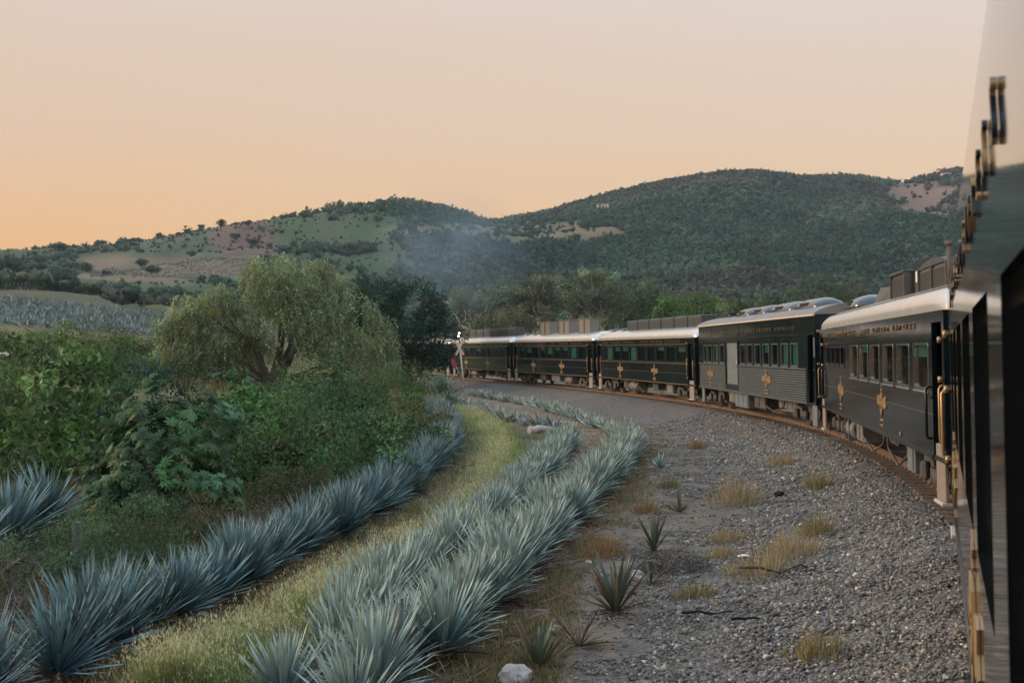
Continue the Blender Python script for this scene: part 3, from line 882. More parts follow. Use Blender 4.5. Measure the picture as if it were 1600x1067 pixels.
def black_coach(i, name, label, windows, roof_units, gold=M_golddull, blinds=(), under=None, grab_m=M_gold, wz=(2.13, 3.02), em=(15.4, 7.6)):
    root, L = base_frame(i, name, label)
    doors = [(.25, 1.25, 1.0, 3.1), (L - 1.25, L - .25, 1.0, 3.1)]
    holes = [(a, b, wz[0], wz[1]) for a, b in windows] + doors
    body = shell(MB(), L, .92, 3.44, holes).build('body', M_black, root)
    rf = roof_mesh(MB(), ROOF_A, L, True).build('roof', M_roof, root)
    mb = MB(); mb.box(.05, L - .05, HW + .001, HW + .03, 3.40, 3.44, .008); mb.build('gutter', M_golddull, rf)
    for (a, b), bl in zip(windows, blinds):
        f, m_, cu = bl
        window(root, a, b, wz[0], wz[1], M_black2, .05, .015, f, m_, curtain=cu)
    for d in doors: vestibule_door(root, d[0], d[1])
    for z in (2.06, .97): stripe(root, L, z, .045, gold, gaps=[(d[0], d[1]) for d in doors])
    stripe(root, L, 3.10, .03, gold, gaps=[(d[0], d[1]) for d in doors])
    stripe(root, L, 1.55, .012, gold, gaps=[(d[0], d[1]) for d in doors])
    small_letters(root, 1.6, L - 1.5, 3.20, .17, M_goldplate)
    for x in em: emblem(root, x, 1.58, .88)
    for x0 in (.28, L - 1.22):
        steps(root, x0 + .1, x0 + .82, gold)
        for x in (x0 - .06, x0 + .98): grab(root, x, 1.4, 2.24, grab_m)
        for z in (1.32, 2.3, 3.14): lamp_bracket(root, x0 + .98 if x0 < 1 else x0 - .06, z)
    for x in (2.6, L - 2.6): truck(root, x)
    under = under or [('box', 5.0, 6.2, .38, 1.25, M_underlight), ('tank', 12.6, 14.6, .28, 1.35, M_underlight), ('box', 8.4, 9.6, .45, 1.1, M_under), ('pipe', 9.6, 12.4, .3, 1.2, M_under), ('box', 15.0, 15.8, .4, 1.2, M_under), ('pipe', 6.3, 8.3, .35, 1.2, M_under)]
    underfloor(root, L, under); beam(root, L); gangway(root, -.38, 0); 
    for u in roof_units: u(root, L)
    return root, L

def fan_boxes(xs, w=2.3, h=.60, z=3.96):
    def f(root, L):
        for x in xs:
            mb = MB(); mb.box(x - w / 2, x + w / 2, .10, .90, z, z + h, .03); u = mb.build('roof_unit', M_acbox, root)
            l = MB(); l.box(x - w / 2 - .02, x + w / 2 + .02, .08, .92, z + h + .001, z + h + .03, .01); l.build('lid', M_aclid, u)
            g = MB()
            for k in range(5): g.box(x - w / 2 + .12, x + w / 2 - .12, .901, .916, z + .10 + k * .085, z + .13 + k * .085)
            g.build('grille', M_rubber, u)
    return f
def vent_towers(xs, h=.98, m=M_vent2):
    def f(root, L):
        for x in xs:
            t = None
            for k, w in ((-.70, 1.25), (.70, 1.25)):
                mb = MB(); a, b = x + k - w / 2, x + k + w / 2
                mb.box(a + .02, b - .02, .20, .85, 3.94, 3.98 + h)
                nl = 9
                for q in range(nl):
                    z = 4.02 + q * (h - .08) / nl
                    mb.add([(a, .90, z), (b, .90, z), (b, .852, z + .09), (a, .852, z + .09)], [(0, 1, 2, 3)])
                    mb.add([(a, .90, z), (b, .90, z), (b, .852, z), (a, .852, z)], [(3, 2, 1, 0)])
                for c in (a, b): mb.box(c - .025, c + .025, .80, .92, 3.9, 3.98 + h)
                mb.box(a - .03, b + .03, .17, .94, 3.985 + h, 4.03 + h, .01)
                mb.build('vent_tower', m, root)
    return f
def hatches(xs, z=4.0):
    def f(root, L):
        for x in xs:
            mb = MB(); mb.prism([(x - .7, z + .02), (x + .7, z + .10), (x + .7, z + .16), (x - .7, z + .08)], 'y', .1, .9); mb.build('roof_hatch', M_acbox, root)
    return f
M_roofpod = mat('glossy_grey_unit_shell', (.075, .095, .11), .25, metal=.2, coat=.3, var=.1)
def pods(xs, z=4.26):
    def f(root, L):
        for x, hl in xs:
            mb = MB(); pr_ = [(-.95, 0), (-.95, .16), (-.82, .32), (-.55, .40), (.55, .40), (.82, .32), (.95, .16), (.95, 0)]
            n = 9; ys = np.linspace(-.2, .95, n)
            vs = []
            for q, y in enumerate(ys):
                k = math.sin(math.pi * (q / (n - 1))) ** .35 if 0 < q < n - 1 else .35
                for a, b in pr_: vs.append((x + a / .95 * hl * (.8 + .2 * k), y, z + .02 + b * k * .9))
            m = len(pr_); fs = [(q * m + j, q * m + j + 1, q * m + m + j + 1, q * m + m + j) for q in range(n - 1) for j in range(m - 1)]
            fs += [tuple(range(m)), tuple((n - 1) * m + j for j in range(m - 1, -1, -1))]
            mb.add(vs, fs, True); u = mb.build('roof_unit', M_roofpod, root)
            g = MB(); g.box(x - hl * .85, x + hl * .85, -.1, .9, z - .12, z + .05); g.build('mounting_tray', M_acbox, u)
            for q in (-.4, 0, .4):
                v = MB(); v.box(x + q - .14, x + q + .14, .90, .965, z + .1, z + .22, .01); v.build('grille', M_rubber, u)
    return f

B_ = M_blind; T_ = M_blindteal
# coach 2: six chrome-framed windows, four small ones at the far end
def second_coach():
    root, L = base_frame(0, 'passenger_coach', 'glossy black coach with six large chrome framed windows and tall roof vents, nearest fully seen')
    k = -.42
    big = [(1.9, 3.4), (3.94, 5.43), (5.94, 7.41), (8.0, 9.48), (9.93, 11.5), (11.89, 13.53)]
    big = [(a + k, b + k) for a, b in big]
    sm_ = [(14.3 + j * 1.28, 15.2 + j * 1.28) for j in range(4)]
    doors = [(.2, 1.1, 1.0, 3.25), (L - 1.2, L - .25, 1.0, 3.2)]
    holes = [(a, b, 2.08, 2.9) for a, b in big] + [(a, b, 2.36, 2.88) for a, b in sm_] + doors
    shell(MB(), L, .92, 3.44, holes).build('body', M_black, root)
    rf = roof_mesh(MB(), ROOF_A, L, True).build('roof', M_roof, root)
    mb = MB(); mb.tube([(x, 1.30, 3.86) for x in np.linspace(.6, L - .6, 8)], .012, 6); mb.build('conduit', M_under, rf)
    bl = [(.30, B_, False), (.0, None, False), (0, None, True), (0, None, False), (.22, T_, False), (.0, None, False)]
    for (a, b), (f, m_, cu) in zip(big, bl): window(root, a, b, 2.08, 2.9, M_chrome, .032, .008, f, m_, curtain=cu)
    for a, b in sm_: window(root, a, b, 2.36, 2.88, M_black2, .04, .012)
    for d in doors: vestibule_door(root, d[0], d[1], d[3])
    dg = [(d[0], d[1]) for d in doors]
    stripe(root, L, 1.97, .05, M_black2, 'belt_rail', .014, gaps=dg)
    stripe(root, L, 3.05, .022, M_black2, 'belt_rail', .010, gaps=dg)
    stripe(root, L, .96, .07, M_black2, 'belt_rail', .016, gaps=dg)
    stripe(root, L, 1.68, .012, M_golddull, gaps=dg)
    small_letters(root, 1.7, L - 1.2, 3.17, .17, M_gold, 2, .012)
    for x in (15.4, 7.3): emblem(root, x, 1.62, .88)
    for x0 in (.2, L - 1.12):
        steps(root, x0 + .1, x0 + .82, M_gold)
    grab(root, 1.35, 1.25, 2.15, M_black2, r=.026); grab(root, .10, 1.3, 2.2, M_gold, r=.024)
    grab(root, L - 1.35, 1.3, 2.2, M_black2, r=.024); grab(root, L - .12, 1.3, 2.2, M_gold)
    for z in (1.32, 2.3, 2.95): lamp_bracket(root, .12, z); lamp_bracket(root, L - 1.3, z)
    mb = MB(); mb.box(4.6, 4.72, HW, HW + .03, 1.08, 1.16, .01); mb.build('socket_cover', M_underlight, root)
    for x in (2.6, L - 2.6): truck(root, x)
    underfloor(root, L, [('box', 4.4, 5.2, .35, 1.35, M_bluegrey), ('box', 12.9, 14.4, .33, 1.25, M_underlight), ('tank', 15.2, 16.8, .25, 1.4, M_underlight), ('pipe', 8.6, 12.6, .3, 1.3, M_under), ('box', 9.5, 12.0, .5, .9, M_under), ('pipe', 5.4, 8.6, .28, 1.25, M_under), ('box', 6.0, 8.2, .52, .9, M_under)])
    beam(root, L); gangway(root, -.38, 0)
    # roof plant: two tall louvred condensers and a tapered duct
    for (a, b, h, y1) in ((3.0, 6.0, .48, .88), (7.95, 10.0, .56, .86)):
        mb = MB(); mb.box(a + .02, b - .02, -.6, y1, 3.9, 3.95 + h)
        nl = 9
        for q in range(nl):
            z = 4.0 + q * (h - .1) / nl
            mb.add([(a, y1 + .05, z), (b, y1 + .05, z), (b, y1 + .002, z + .06), (a, y1 + .002, z + .06)], [(0, 1, 2, 3)])
        for c in (a, b) + ((a + b) / 2,) * (a < 4): mb.box(c - .04, c + .04, y1 - .08, y1 + .07, 3.9, 3.95 + h)
        u = mb.build('vent_tower', M_vent, root)
        if a < 4:
            pr_ = [(a, 3.955 + h), (a + .5, 4.06 + h), ((a + b) / 2, 4.10 + h), (b - .5, 4.06 + h), (b, 3.955 + h)]
            c = MB(); c.prism(pr_, 'y', -.62, y1 + .04); c.build('lid', M_acbox, u)
        else:
            c = MB(); c.box(a - .04, b + .04, -.62, y1 + .09, 3.955 + h, 4.0 + h, .01); c.build('lid', M_acbox, u)
    mb = MB(); mb.box(6.06, 7.9, -.4, .70, 3.90, 4.52); u = mb.build('fan_housing', M_acbox, root)
    for (a, b, z0, z1) in ((6.75, 7.2, 4.26, 4.50), (7.22, 7.7, 4.26, 4.50), (6.2, 6.72, 4.26, 4.37)):
        n_ = MB(); n_.box(a, b, .701, .712, z0, z1); n_.build('notice_plate', M_white, u)
    mb = MB(); mb.add([(10.15, -.4, 3.85), (13.2, -.4, 3.85), (13.2, .95, 3.85), (10.15, .95, 3.85), (10.2, -.35, 4.30), (13.1, -.35, 4.40), (12.9, .75, 4.40), (10.2, .85, 4.30)], [(0, 1, 2, 3), (4, 7, 6, 5), (0, 4, 5, 1), (1, 5, 6, 2), (2, 6, 7, 3), (3, 7, 4, 0)])
    mb.build('roof_duct', M_acbox, root)
    mb = MB(); mb.tube([(2.6, .9, 3.9), (2.6, .9, 4.72)], .09, 10); mb.tube([(2.6, .9, 4.68), (2.6, .9, 4.76)], .12, 10); mb.build('exhaust_pipe', M_under, root)
    pods([(18.2, 1.5)], 4.02)(root, L)
    return root

def corrugated_coach():
    root, L = base_frame(1, 'baggage_coach', 'taller coach with corrugated lower side and pale grey sliding door')
    k = -.42
    wn = [(2.68, 3.72), (4.09, 5.13), (5.6, 6.58), (7.02, 8.06), (8.47, 9.48), (9.92, 10.91), (11.27, 12.32), (15.72, 16.73), (17.17, 18.23), (18.72, 19.7), (20.02, 20.75)]
    wn = [(a + k, b + k) for a, b in wn]
    dd = (12.72 + k, 15.27 + k)
    doors = [(.12, .95, 1.0, 3.3)]
    holes = [(a, b, 2.2, 3.02) for a, b in wn] + doors + [(dd[0], dd[1], 1.25, 3.12)]
    shell(MB(), L, .92, 3.98, holes).build('body', M_black, root)
    rf = roof_mesh(MB(), ROOF_B, L, False).build('roof', M_roofgrey, root)
    mb = MB(); mb.box(-.06, L + .06, HW + .002, HW + .075, 3.93, 3.985, .01); mb.build('eave_trim', M_cream, rf)
    bl = [(1, B_, False), (1, B_, False), (0, None, True), (.42, B_, False), (0, None, False), (0, None, False), (0, None, False), (0, None, False), (.9, B_, False), (0, None, False), (0, None, False)]
    for (a, b), (f, m_, cu) in zip(wn, bl): window(root, a, b, 2.2, 3.02, M_corr, .035, .015, f, m_, curtain=cu)
    # corrugated panels: separate ribs either side of the door
    for j in range(12):
        z = 1.06 + j * .087
        for (a, b) in ((1.15, dd[0] - .1), (dd[1] + .1, L - .35)):
            mb = MB(); mb.prism([(HW + .002, z - .036), (HW + .030, z - .026), (HW + .036, z), (HW + .030, z + .026), (HW + .002, z + .036)], 'x', a, b)
            mb.build('corrugation_rib', M_corr, root)
    mb = MB(); mb.box(dd[0] + .04, dd[1] - .04, HW - .06, HW - .02, 1.27, 3.1); dr_ = mb.build('sliding_door', M_door, root)
    for (z0, z1) in ((1.36, 2.08), (2.2, 3.0)):
        q = MB(); ring(q, rrect(dd[0] + .14, dd[1] - .14, z0, z1, .04), rrect(dd[0] + .22, dd[1] - .22, z0 + .08, z1 - .08, .03), HW - .0195, HW - .005); q.build('door_panel', M_door, dr_)
    q = MB(); q.tube([(dd[0] + .2, HW - .02, 2.3), (dd[0] + .2, HW + .03, 2.3), (dd[0] + .2, HW + .03, 2.05), (dd[0] + .2, HW - .02, 2.05)], .014, 6); q.build('handle', M_chrome, dr_)
    q = MB(); ring(q, rrect(dd[0] - .08, dd[1] + .08, 1.17, 3.2, .03), rrect(dd[0], dd[1], 1.25, 3.12, .02), HW + .001, HW + .045); q.build('door_frame', M_black2, root)
    for d in doors: vestibule_door(root, d[0], d[1], d[3])
    stripe(root, L, 2.12, .05, M_corr, 'belt_rail', .04, gaps=[(.1, 1.1), (dd[0] - .1, dd[1] + .1)])
    stripe(root, L, .97, .09, M_corr, 'belt_rail', .03, gaps=[(.1, 1.1)])
    stripe(root, L, 3.32, .035, M_black2, 'belt_rail', .02)
    for x in (4.3, 8.9, 12.2, 15.1, 18.4): 
        mb = MB(); mb.box(x - .02, x + .02, HW + .001, HW + .010, 3.35, 3.92); mb.build('panel_seam', M_black2, root)
    small_letters(root, 1.7, L - .8, 3.52, .16, M_goldplate)
    for x in (18.5, 7.0): emblem(root, x, 1.62, .95, M_goldplate, HW + .036)
    q = MB(); q.box(.02, .12, HW - .3, HW + .03, 2.55, 3.2, .01); q.build('end_panel', M_door, root)
    for z in (1.22, 2.32, 3.42):
        q = MB(); q.box(-.1, .02, HW - .5, HW - .05, z - .04, z + .04, .01); q.build('gold_band', M_gold, root)
    for x0 in (.1, L - 1.0):
        mb = MB(); mb.box(x0, x0 + .55, HW - .12, HW - .04, .2, 1.0, .02); mb.build('step_panel', M_door, root)
    for x in (2.6, L - 2.6): truck(root, x)
    underfloor(root, L, [('box', 11.2, 13.8, .30, 1.4, M_bluegrey), ('box', 9.0, 11.1, .36, 1.15, M_under), ('box', 14.4, 15.6, .42, 1.3, M_underlight), ('pipe', 5.6, 9.0, .35, 1.2, M_under), ('box', 5.3, 8.3, .48, .8, M_underlight)])
    beam(root, L); gangway(root, -.38, 0, 3.5)
    pods([(3.6, 1.6), (7.4, 1.85), (11.1, 1.3), (14.3, 1.4)])(root, L)
    mb = MB(); mb.tube([(18.4, .5, 4.3), (18.4, .5, 4.52)], .22, 12); mb.tube([(18.4, .5, 4.52), (18.4, .5, 4.56)], .34, 12); mb.build('roof_vent', M_acbox, root)
    return root

second_coach()
corrugated_coach()
k = -.42
w3 = [(a + k, b + k) for a, b in [(1.98, 3.62), (3.93, 5.51), (5.92, 7.51), (7.94, 9.44), (9.89, 11.38), (11.76, 13.42), (13.73, 15.37), (15.68, 17.3), (17.63, 19.44)]]
black_coach(2, 'passenger_coach', 'black coach with green window blinds next beyond the corrugated coach', w3, [fan_boxes([2.0, 4.5, 7.05, 9.6, 12.15, 14.7]), hatches([17.4, 20.2])],
            blinds=[(.38, B_, 0), (.1, B_, 0), (.3, B_, 0), (0, None, 0), (0, None, 1), (1, T_, 0), (.35, T_, 0), (.35, B_, 0), (1, B_, 0)])
w4 = [(2.2 + j * 2.02 + k, 3.8 + j * 2.02 + k) for j in range(9)]
black_coach(3, 'passenger_coach', 'black coach carrying three pairs of pale louvred roof towers', w4, [vent_towers([4.0, 9.0, 14.2]), hatches([17.6, 20.0])],
            blinds=[(0, None, 0), (.9, T_, 0), (.3, B_, 0), (.3, B_, 0), (.6, B_, 0), (.2, B_, 0), (0, None, 1), (.5, B_, 0), (.3, T_, 0)],
            under=[('tank', 6.2, 8.0, .28, 1.3, M_underlight), ('box', 9.2, 11.4, .4, 1.2, M_bluegrey), ('box', 13.0, 14.6, .42, 1.2, M_under), ('pipe', 14.6, 17.0, .35, 1.2, M_under)])
black_coach(4, 'passenger_coach', 'black coach passing right behind the leaning crossing sign', w4, [fan_boxes([1.8 + 2.7 * j for j in range(7)], 2.4, .72)],
            blinds=[(.2, T_, 0), (.3, B_, 0), (.3, B_, 0), (.2, B_, 0), (.4, T_, 0), (0, None, 0), (.3, B_, 0), (.8, T_, 0), (.3, B_, 0)])
black_coach(5, 'passenger_coach', 'farthest black coach half hidden behind the dark tree', w4, [fan_boxes([1.8 + 2.7 * j for j in range(7)], 2.4, .72)],
            blinds=[(.2, T_, 0), (.3, B_, 0), (.3, B_, 0), (.2, B_, 0), (.4, T_, 0), (0, None, 0), (.3, B_, 0), (.8, T_, 0), (.3, B_, 0)])

# the coach the photographer leans out of, on the right edge of the picture
M_letterside = mat('navy_letter_return', (.012, .018, .03), .3, var=.2)
def own_coach():
    o = side[0] - n0 * (HW + CAMZ * math.sin(R(1.1)))
    L = 23.0
    root = thing('passenger_coach', 'near black coach filling the right edge, seen along its mirror-like side', 'train car', (o[0], o[1], 0), (R(-1.1), 0, math.atan2(d0[1], d0[0])), 'coaches of the black train')
    t0 = 3.0
    wn = [(1.9, 3.45), (4.35, 6.2), (6.85, 8.75), (9.4, 11.3), (11.9, 13.8), (14.4, 16.2)]
    wn = [(a + t0, b + t0) for a, b in wn]
    doors = [(L - 1.5, L - .4, 1.0, 3.25)]
    wz = (1.86, 2.97)
    shell(MB(), L, .92, 3.44, [(a, b, wz[0], wz[1]) for a, b in wn] + doors, dep=.20).build('body', M_gloss, root)
    roof_mesh(MB(), ROOF_OWN, L, True).build('roof', M_gloss, root)
    for (a, b) in wn: window(root, a, b, wz[0], wz[1], M_chrome, .05, .012, .0, None, rec=.10, sill=False)
    for d in doors: vestibule_door(root, d[0], d[1], d[3])
    dg = [(d[0], d[1]) for d in doors]
    stripe(root, L, .96, .07, M_black2, 'belt_rail', .016, gaps=dg)
    # raised letters with dark returns
    x = t0 + 14.6
    for ch in PHRASE:
        if ch != ' ':
            l = side_text('letter', ch, .24, .008, x, HW + .010, 3.29, M_gold, root)
            l.data.materials.append(M_letterside)
            for pg in l.data.polygons:
                if abs(pg.normal.y) < .5: pg.material_index = 1 if (random.random() < .6) else 0
        x -= .62
    emblem(root, t0 + 6.9, 1.36, 1.05); emblem(root, t0 + 14.8, 1.40, 1.0)
    for dz in (1.3, 2.25, 3.0): lamp_bracket(root, L - 1.65, dz)
    grab(root, L - 1.62, 1.3, 2.25, M_gold, r=.022, out=.11); grab(root, L - .3, 1.3, 2.25, M_black2, r=.024)
    steps(root, L - 1.45, L - .5, M_gold)
    for x in (2.6, L - 2.6): truck(root, x)
    beam(root, L); gangway(root, L, L + .35)
    underfloor(root, L, [('box', 6, 9, .4, 1.2, M_under), ('box', 11, 14, .4, 1.2, M_under), ('tank', 15, 17, .3, 1.3, M_underlight)])
    return root
own_coach()

# ------------------------------------------------------------------ plants: tools
def unit(a): return a / (np.linalg.norm(a, axis=-1, keepdims=True) + 1e-9)
def rand_dir(n, r=rng):
    v = r.normal(0, 1, (n, 3)); return unit(v)
def leaves(P, D, L, W, C, r=rng, fold=.15):
    """rhombic leaf faces: base points P, directions D, lengths L, widths W, colours C -> V,F,C"""
    n = len(P); D = unit(D)
    S_ = unit(np.cross(D, rand_dir(n, r)))
    N_ = np.cross(D, S_)
    L = np.broadcast_to(np.asarray(L, float), (n,))[:, None]; W = np.broadcast_to(np.asarray(W, float), (n,))[:, None]
    a = P; t = P + D * L; m1 = P + D * L * .45 + S_ * W * .5 + N_ * W * fold; m2 = P + D * L * .45 - S_ * W * .5 + N_ * W * fold
    V = np.stack([a, m1, t, m2], 1).reshape(-1, 3)
    F = np.arange(n * 4).reshape(n, 4)
    return V, F, np.repeat(C, 4, 0)
def vary(base, n, s=.25, hue=.08, r=rng):
    c = np.array(base)[None] * np.exp(r.normal(0, s, n))[:, None] * np.exp(r.normal(0, hue, (n, 3)))
    return c
def cat(parts):
    V, F, C = [], [], []; o = 0
    for v, f, c in parts:
        V.append(v); F.append(f + o); C.append(c); o += len(v)
    return np.concatenate(V), np.concatenate(F), np.concatenate(C)
def dome_pts(n, a, b, h, surf=.5, r=rng, z0=0.):
    u = rand_dir(n, r); u[:, 2] = np.abs(u[:, 2])
    rad = r.random(n) ** (1 / 3.); rad = surf * (.75 + .25 * rad) + (1 - surf) * rad
    return u * rad[:, None] * np.array([a, b, h]) + np.array([0, 0, z0])

ORD = ['', 'first', 'second', 'third', 'fourth', 'fifth', 'sixth', 'seventh', 'eighth', 'ninth', 'tenth', 'eleventh', 'twelfth', 'thirteenth', 'fourteenth', 'fifteenth', 'sixteenth', 'seventeenth', 'eighteenth', 'nineteenth', 'twentieth']
TENS = {20: 'twenty', 30: 'thirty', 40: 'forty', 50: 'fifty', 60: 'sixty', 70: 'seventy', 80: 'eighty', 90: 'ninety'}
def ordinal(n):
    if n >= 100: return '%d%s' % (n, {1: 'st', 2: 'nd', 3: 'rd'}.get(n % 10, 'th') if n % 100 not in (11, 12, 13) else 'th')
    if n <= 20: return ORD[n]
    t = n // 10 * 10
    return {20: 'twentieth', 30: 'thirtieth', 40: 'fortieth', 50: 'fiftieth', 60: 'sixtieth', 70: 'seventieth', 80: 'eightieth', 90: 'ninetieth'}[t] if n == t else TENS[t] + '-' + ORD[n - t]

# ------------------------------------------------------------------ agaves
def agave_leaf(L, W, droop, C0, C1, r):
    """one stiff, channelled leaf along +x in its own frame; returns V, F(quads), C"""
    ts = [0, .12, .35, .6, .82, 1.0]; ws = [.55, .62, 1.0, .82, .42, .02]
    V = []; C = []
    for t, k in zip(ts, ws):
        x = t * L; z = -droop * t * t * L; w_ = W * k / 2
        V += [(x, -w_, z + w_ * .55), (x, 0, z), (x, w_, z + w_ * .55)]
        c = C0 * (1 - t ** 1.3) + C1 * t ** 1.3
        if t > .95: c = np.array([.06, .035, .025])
        C += [c * 1.06, c * .92, c * 1.06]
    F = []
    for i in range(len(ts) - 1):
        for j in range(2): F.append((i * 3 + j, i * 3 + j + 1, i * 3 + 4 + j, i * 3 + 3 + j))
    return np.array(V), np.array(F), np.array(C)
def place_leaf(V, az, tilt, z0, rad, roll=0.):
    """tilt: angle above horizontal"""
    c, s_ = math.cos(roll), math.sin(roll); V = np.stack([V[:, 0], V[:, 1] * c - V[:, 2] * s_, V[:, 1] * s_ + V[:, 2] * c], 1)
    c, s_ = math.cos(tilt), math.sin(tilt); V = np.stack([V[:, 0] * c - V[:, 2] * s_ + rad, V[:, 1], V[:, 0] * s_ + V[:, 2] * c + z0], 1)
    c, s_ = math.cos(az), math.sin(az)
    return np.stack([V[:, 0] * c - V[:, 1] * s_, V[:, 0] * s_ + V[:, 1] * c, V[:, 2]], 1)
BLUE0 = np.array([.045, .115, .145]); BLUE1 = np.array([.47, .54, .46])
def agave_leaves(seed, n=122, size=1.15, pale=0., wid=.068):
    r = random.Random(seed); out = []
    for i in range(n):
        t = (i + .5) / n
        el = R(90 - 4 - 70 * t) + r.gauss(0, .11)
        az_ = i * 2.39996 + r.gauss(0, .12)
        L = size * (.78 + .3 * math.sin(math.pi * min(t + .15, 1))) * r.uniform(.74, 1.18)
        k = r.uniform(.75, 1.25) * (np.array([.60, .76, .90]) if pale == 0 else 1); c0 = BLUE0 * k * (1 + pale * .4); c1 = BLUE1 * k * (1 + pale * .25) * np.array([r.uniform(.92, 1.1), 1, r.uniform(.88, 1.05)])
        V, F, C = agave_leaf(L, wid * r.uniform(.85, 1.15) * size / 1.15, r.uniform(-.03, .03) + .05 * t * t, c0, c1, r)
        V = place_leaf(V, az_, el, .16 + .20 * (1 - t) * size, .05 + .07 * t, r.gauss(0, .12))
        out.append((V, F, C))
    return out
def dry_skirt(seed, n=26, size=1.0):
    r = random.Random(seed); out = []
    for i in range(n):
        az_ = r.uniform(0, 2 * math.pi); el = R(r.uniform(-14, 16)); L = size * r.uniform(.55, 1.1)
        k = r.uniform(.5, 1.2); c0 = np.array([.075, .055, .042]) * k; c1 = np.array([.23, .16, .10]) * k
        V, F, C = agave_leaf(L, .05 * r.uniform(.6, 1.1), r.uniform(.0, .22), c0, c1, r)
        V = place_leaf(V, az_, el, r.uniform(.03, .17), .08, r.uniform(-.8, .8)); V[:, 2] = np.maximum(V[:, 2], .008 + .02 * r.random())
        out.append((V, F, C))
    return out
NV = 6
AG_ROS = []; AG_PALE = []; AG_LEAFSETS = []; AG_DRY = []
for k in range(NV):
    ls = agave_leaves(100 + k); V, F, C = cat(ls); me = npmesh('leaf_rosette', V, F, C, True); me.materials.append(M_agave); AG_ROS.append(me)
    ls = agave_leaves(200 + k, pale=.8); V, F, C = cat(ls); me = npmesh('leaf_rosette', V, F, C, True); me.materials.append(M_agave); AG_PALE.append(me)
    V, F, C = cat(dry_skirt(300 + k)); me = npmesh('dry_leaves', V, F, C, True); me.materials.append(M_dry); AG_DRY.append(me)
for k in range(4):
    for pal in (0., .8):
        st = []
        for V, F, C in agave_leaves(400 + k, n=90, pale=pal):
            me = npmesh('leaf', V, F, C, True); me.materials.append(M_agave); st.append(me)
        AG_LEAFSETS.append(st)
AG_SMALL = []
for k in range(4):
    V, F, C = cat(agave_leaves(500 + k, n=34, size=1.0, pale=1.3, wid=.10)); me = npmesh('leaf_rosette', V, F, C, True); me.materials.append(M_agave); AG_SMALL.append(me)

def agave(p, label, group, kind='blue', scale=1., zoff=0., split=False, seed=0, name='agave'):
    r = random.Random(seed)
    t = thing(name, label, 'agave', (p[0], p[1], gz(p) + zoff), (r.gauss(0, .12), r.gauss(0, .12), r.uniform(0, 6.28)), group)
    t.scale = (scale, scale, scale * r.uniform(.85, 1.12))
    if kind == 'small':
        link('leaf_rosette', AG_SMALL[r.randrange(4)], None, t)
    elif split:
        for me in AG_LEAFSETS[r.randrange(4) * 2 + (1 if kind == 'pale' else 0)]: link('leaf', me, None, t)
    else:
        o = link('leaf_rosette', (AG_PALE if kind == 'pale' else AG_ROS)[r.randrange(NV)], None, t); o['kind'] = 'stuff'
    if kind != 'small':
        o = link('dry_leaves', AG_DRY[r.randrange(NV)], None, t); o['kind'] = 'stuff'
    return t
def row(pix, spacing):
    w_ = np.array([G(*q) for q in pix]); w_ = spline(list(w_), .1)
    L = np.concatenate([[0], np.cumsum(np.linalg.norm(np.diff(w_, axis=0), axis=1))])
    s_ = np.arange(0, L[-1], spacing)
    return np.stack([np.interp(s_, L, w_[:, 0]), np.interp(s_, L, w_[:, 1])], 1)
def plant_row(pix, spacing, kind, text, group, scale, jit, nsplit, seed):
    r = random.Random(seed); pts = row(pix, spacing)
    for i, p in enumerate(pts):
        q = p + np.array([r.gauss(0, jit), r.gauss(0, jit)])
        agave(q, text % ordinal(i + 1), group, kind, scale * r.uniform(.86, 1.1), split=(i < nsplit), seed=seed * 1000 + i)
LEFT_ROW = [(-90, 1140), (60, 1072), (180, 1018), (300, 960), (430, 893), (570, 816), (655, 750), (698, 700), (692, 662), (668, 640)]
ROW_A = [(520, 1140), (600, 1085), (700, 1000), (770, 935), (850, 858), (905, 800), (955, 748), (985, 712), (978, 695)]
ROW_B = [(440, 1120), (520, 1045), (612, 955), (690, 885), (760, 828), (822, 775), (868, 725), (885, 697)]
plant_row(LEFT_ROW, .53, 'blue', '%s blue agave from the bottom left corner in the row along the bushes', 'left agave row', .71, .09, 5, 1)
plant_row(ROW_A, .54, 'pale', '%s pale agave from the bottom edge in the row nearest the gravel', 'right agave row', .69, .10, 5, 2)
plant_row(ROW_B, .54, 'pale', '%s pale agave from the bottom edge in the row nearest the grass strip', 'middle agave row', .60, .10, 5, 3)
ROW_C = [(975, 690), (945, 672), (900, 655), (850, 640), (790, 627), (735, 616)]
ROW_D = [(862, 672), (815, 662), (770, 650), (730, 638), (705, 628), (690, 618)]
PF = np.concatenate([row(ROW_C, .55), row(ROW_D, .55)]); PF = PF + rng.normal(0, .16, PF.shape); PF = PF[rng.random(len(PF)) < .9]
zc = ground_t(PF[:, 0], PF[:, 1])
def spikes(P, size, n, C, r=rng):
    m = len(P); P2_ = np.repeat(P, n, 0); D = rand_dir(m * n, r); D[:, 2] = np.abs(D[:, 2]) * .9 + .35
    return leaves(P2_, D, np.repeat(size, n) * r.uniform(.7, 1.1, m * n), np.repeat(size, n) * .14, np.repeat(C, n, 0) * np.exp(r.normal(0, .25, m * n))[:, None], r)
V, F, C = spikes(np.column_stack([PF, zc]), rng.uniform(.5, .85, len(PF)), 30, vary((.30, .345, .30), len(PF), .15, .05))
o = link('small_agaves', npmesh('small_agaves', V, F, C), M_agave); tag(o, 'two thin rows of small whitish agaves far along the gravel edge', 'agave', kind='stuff')
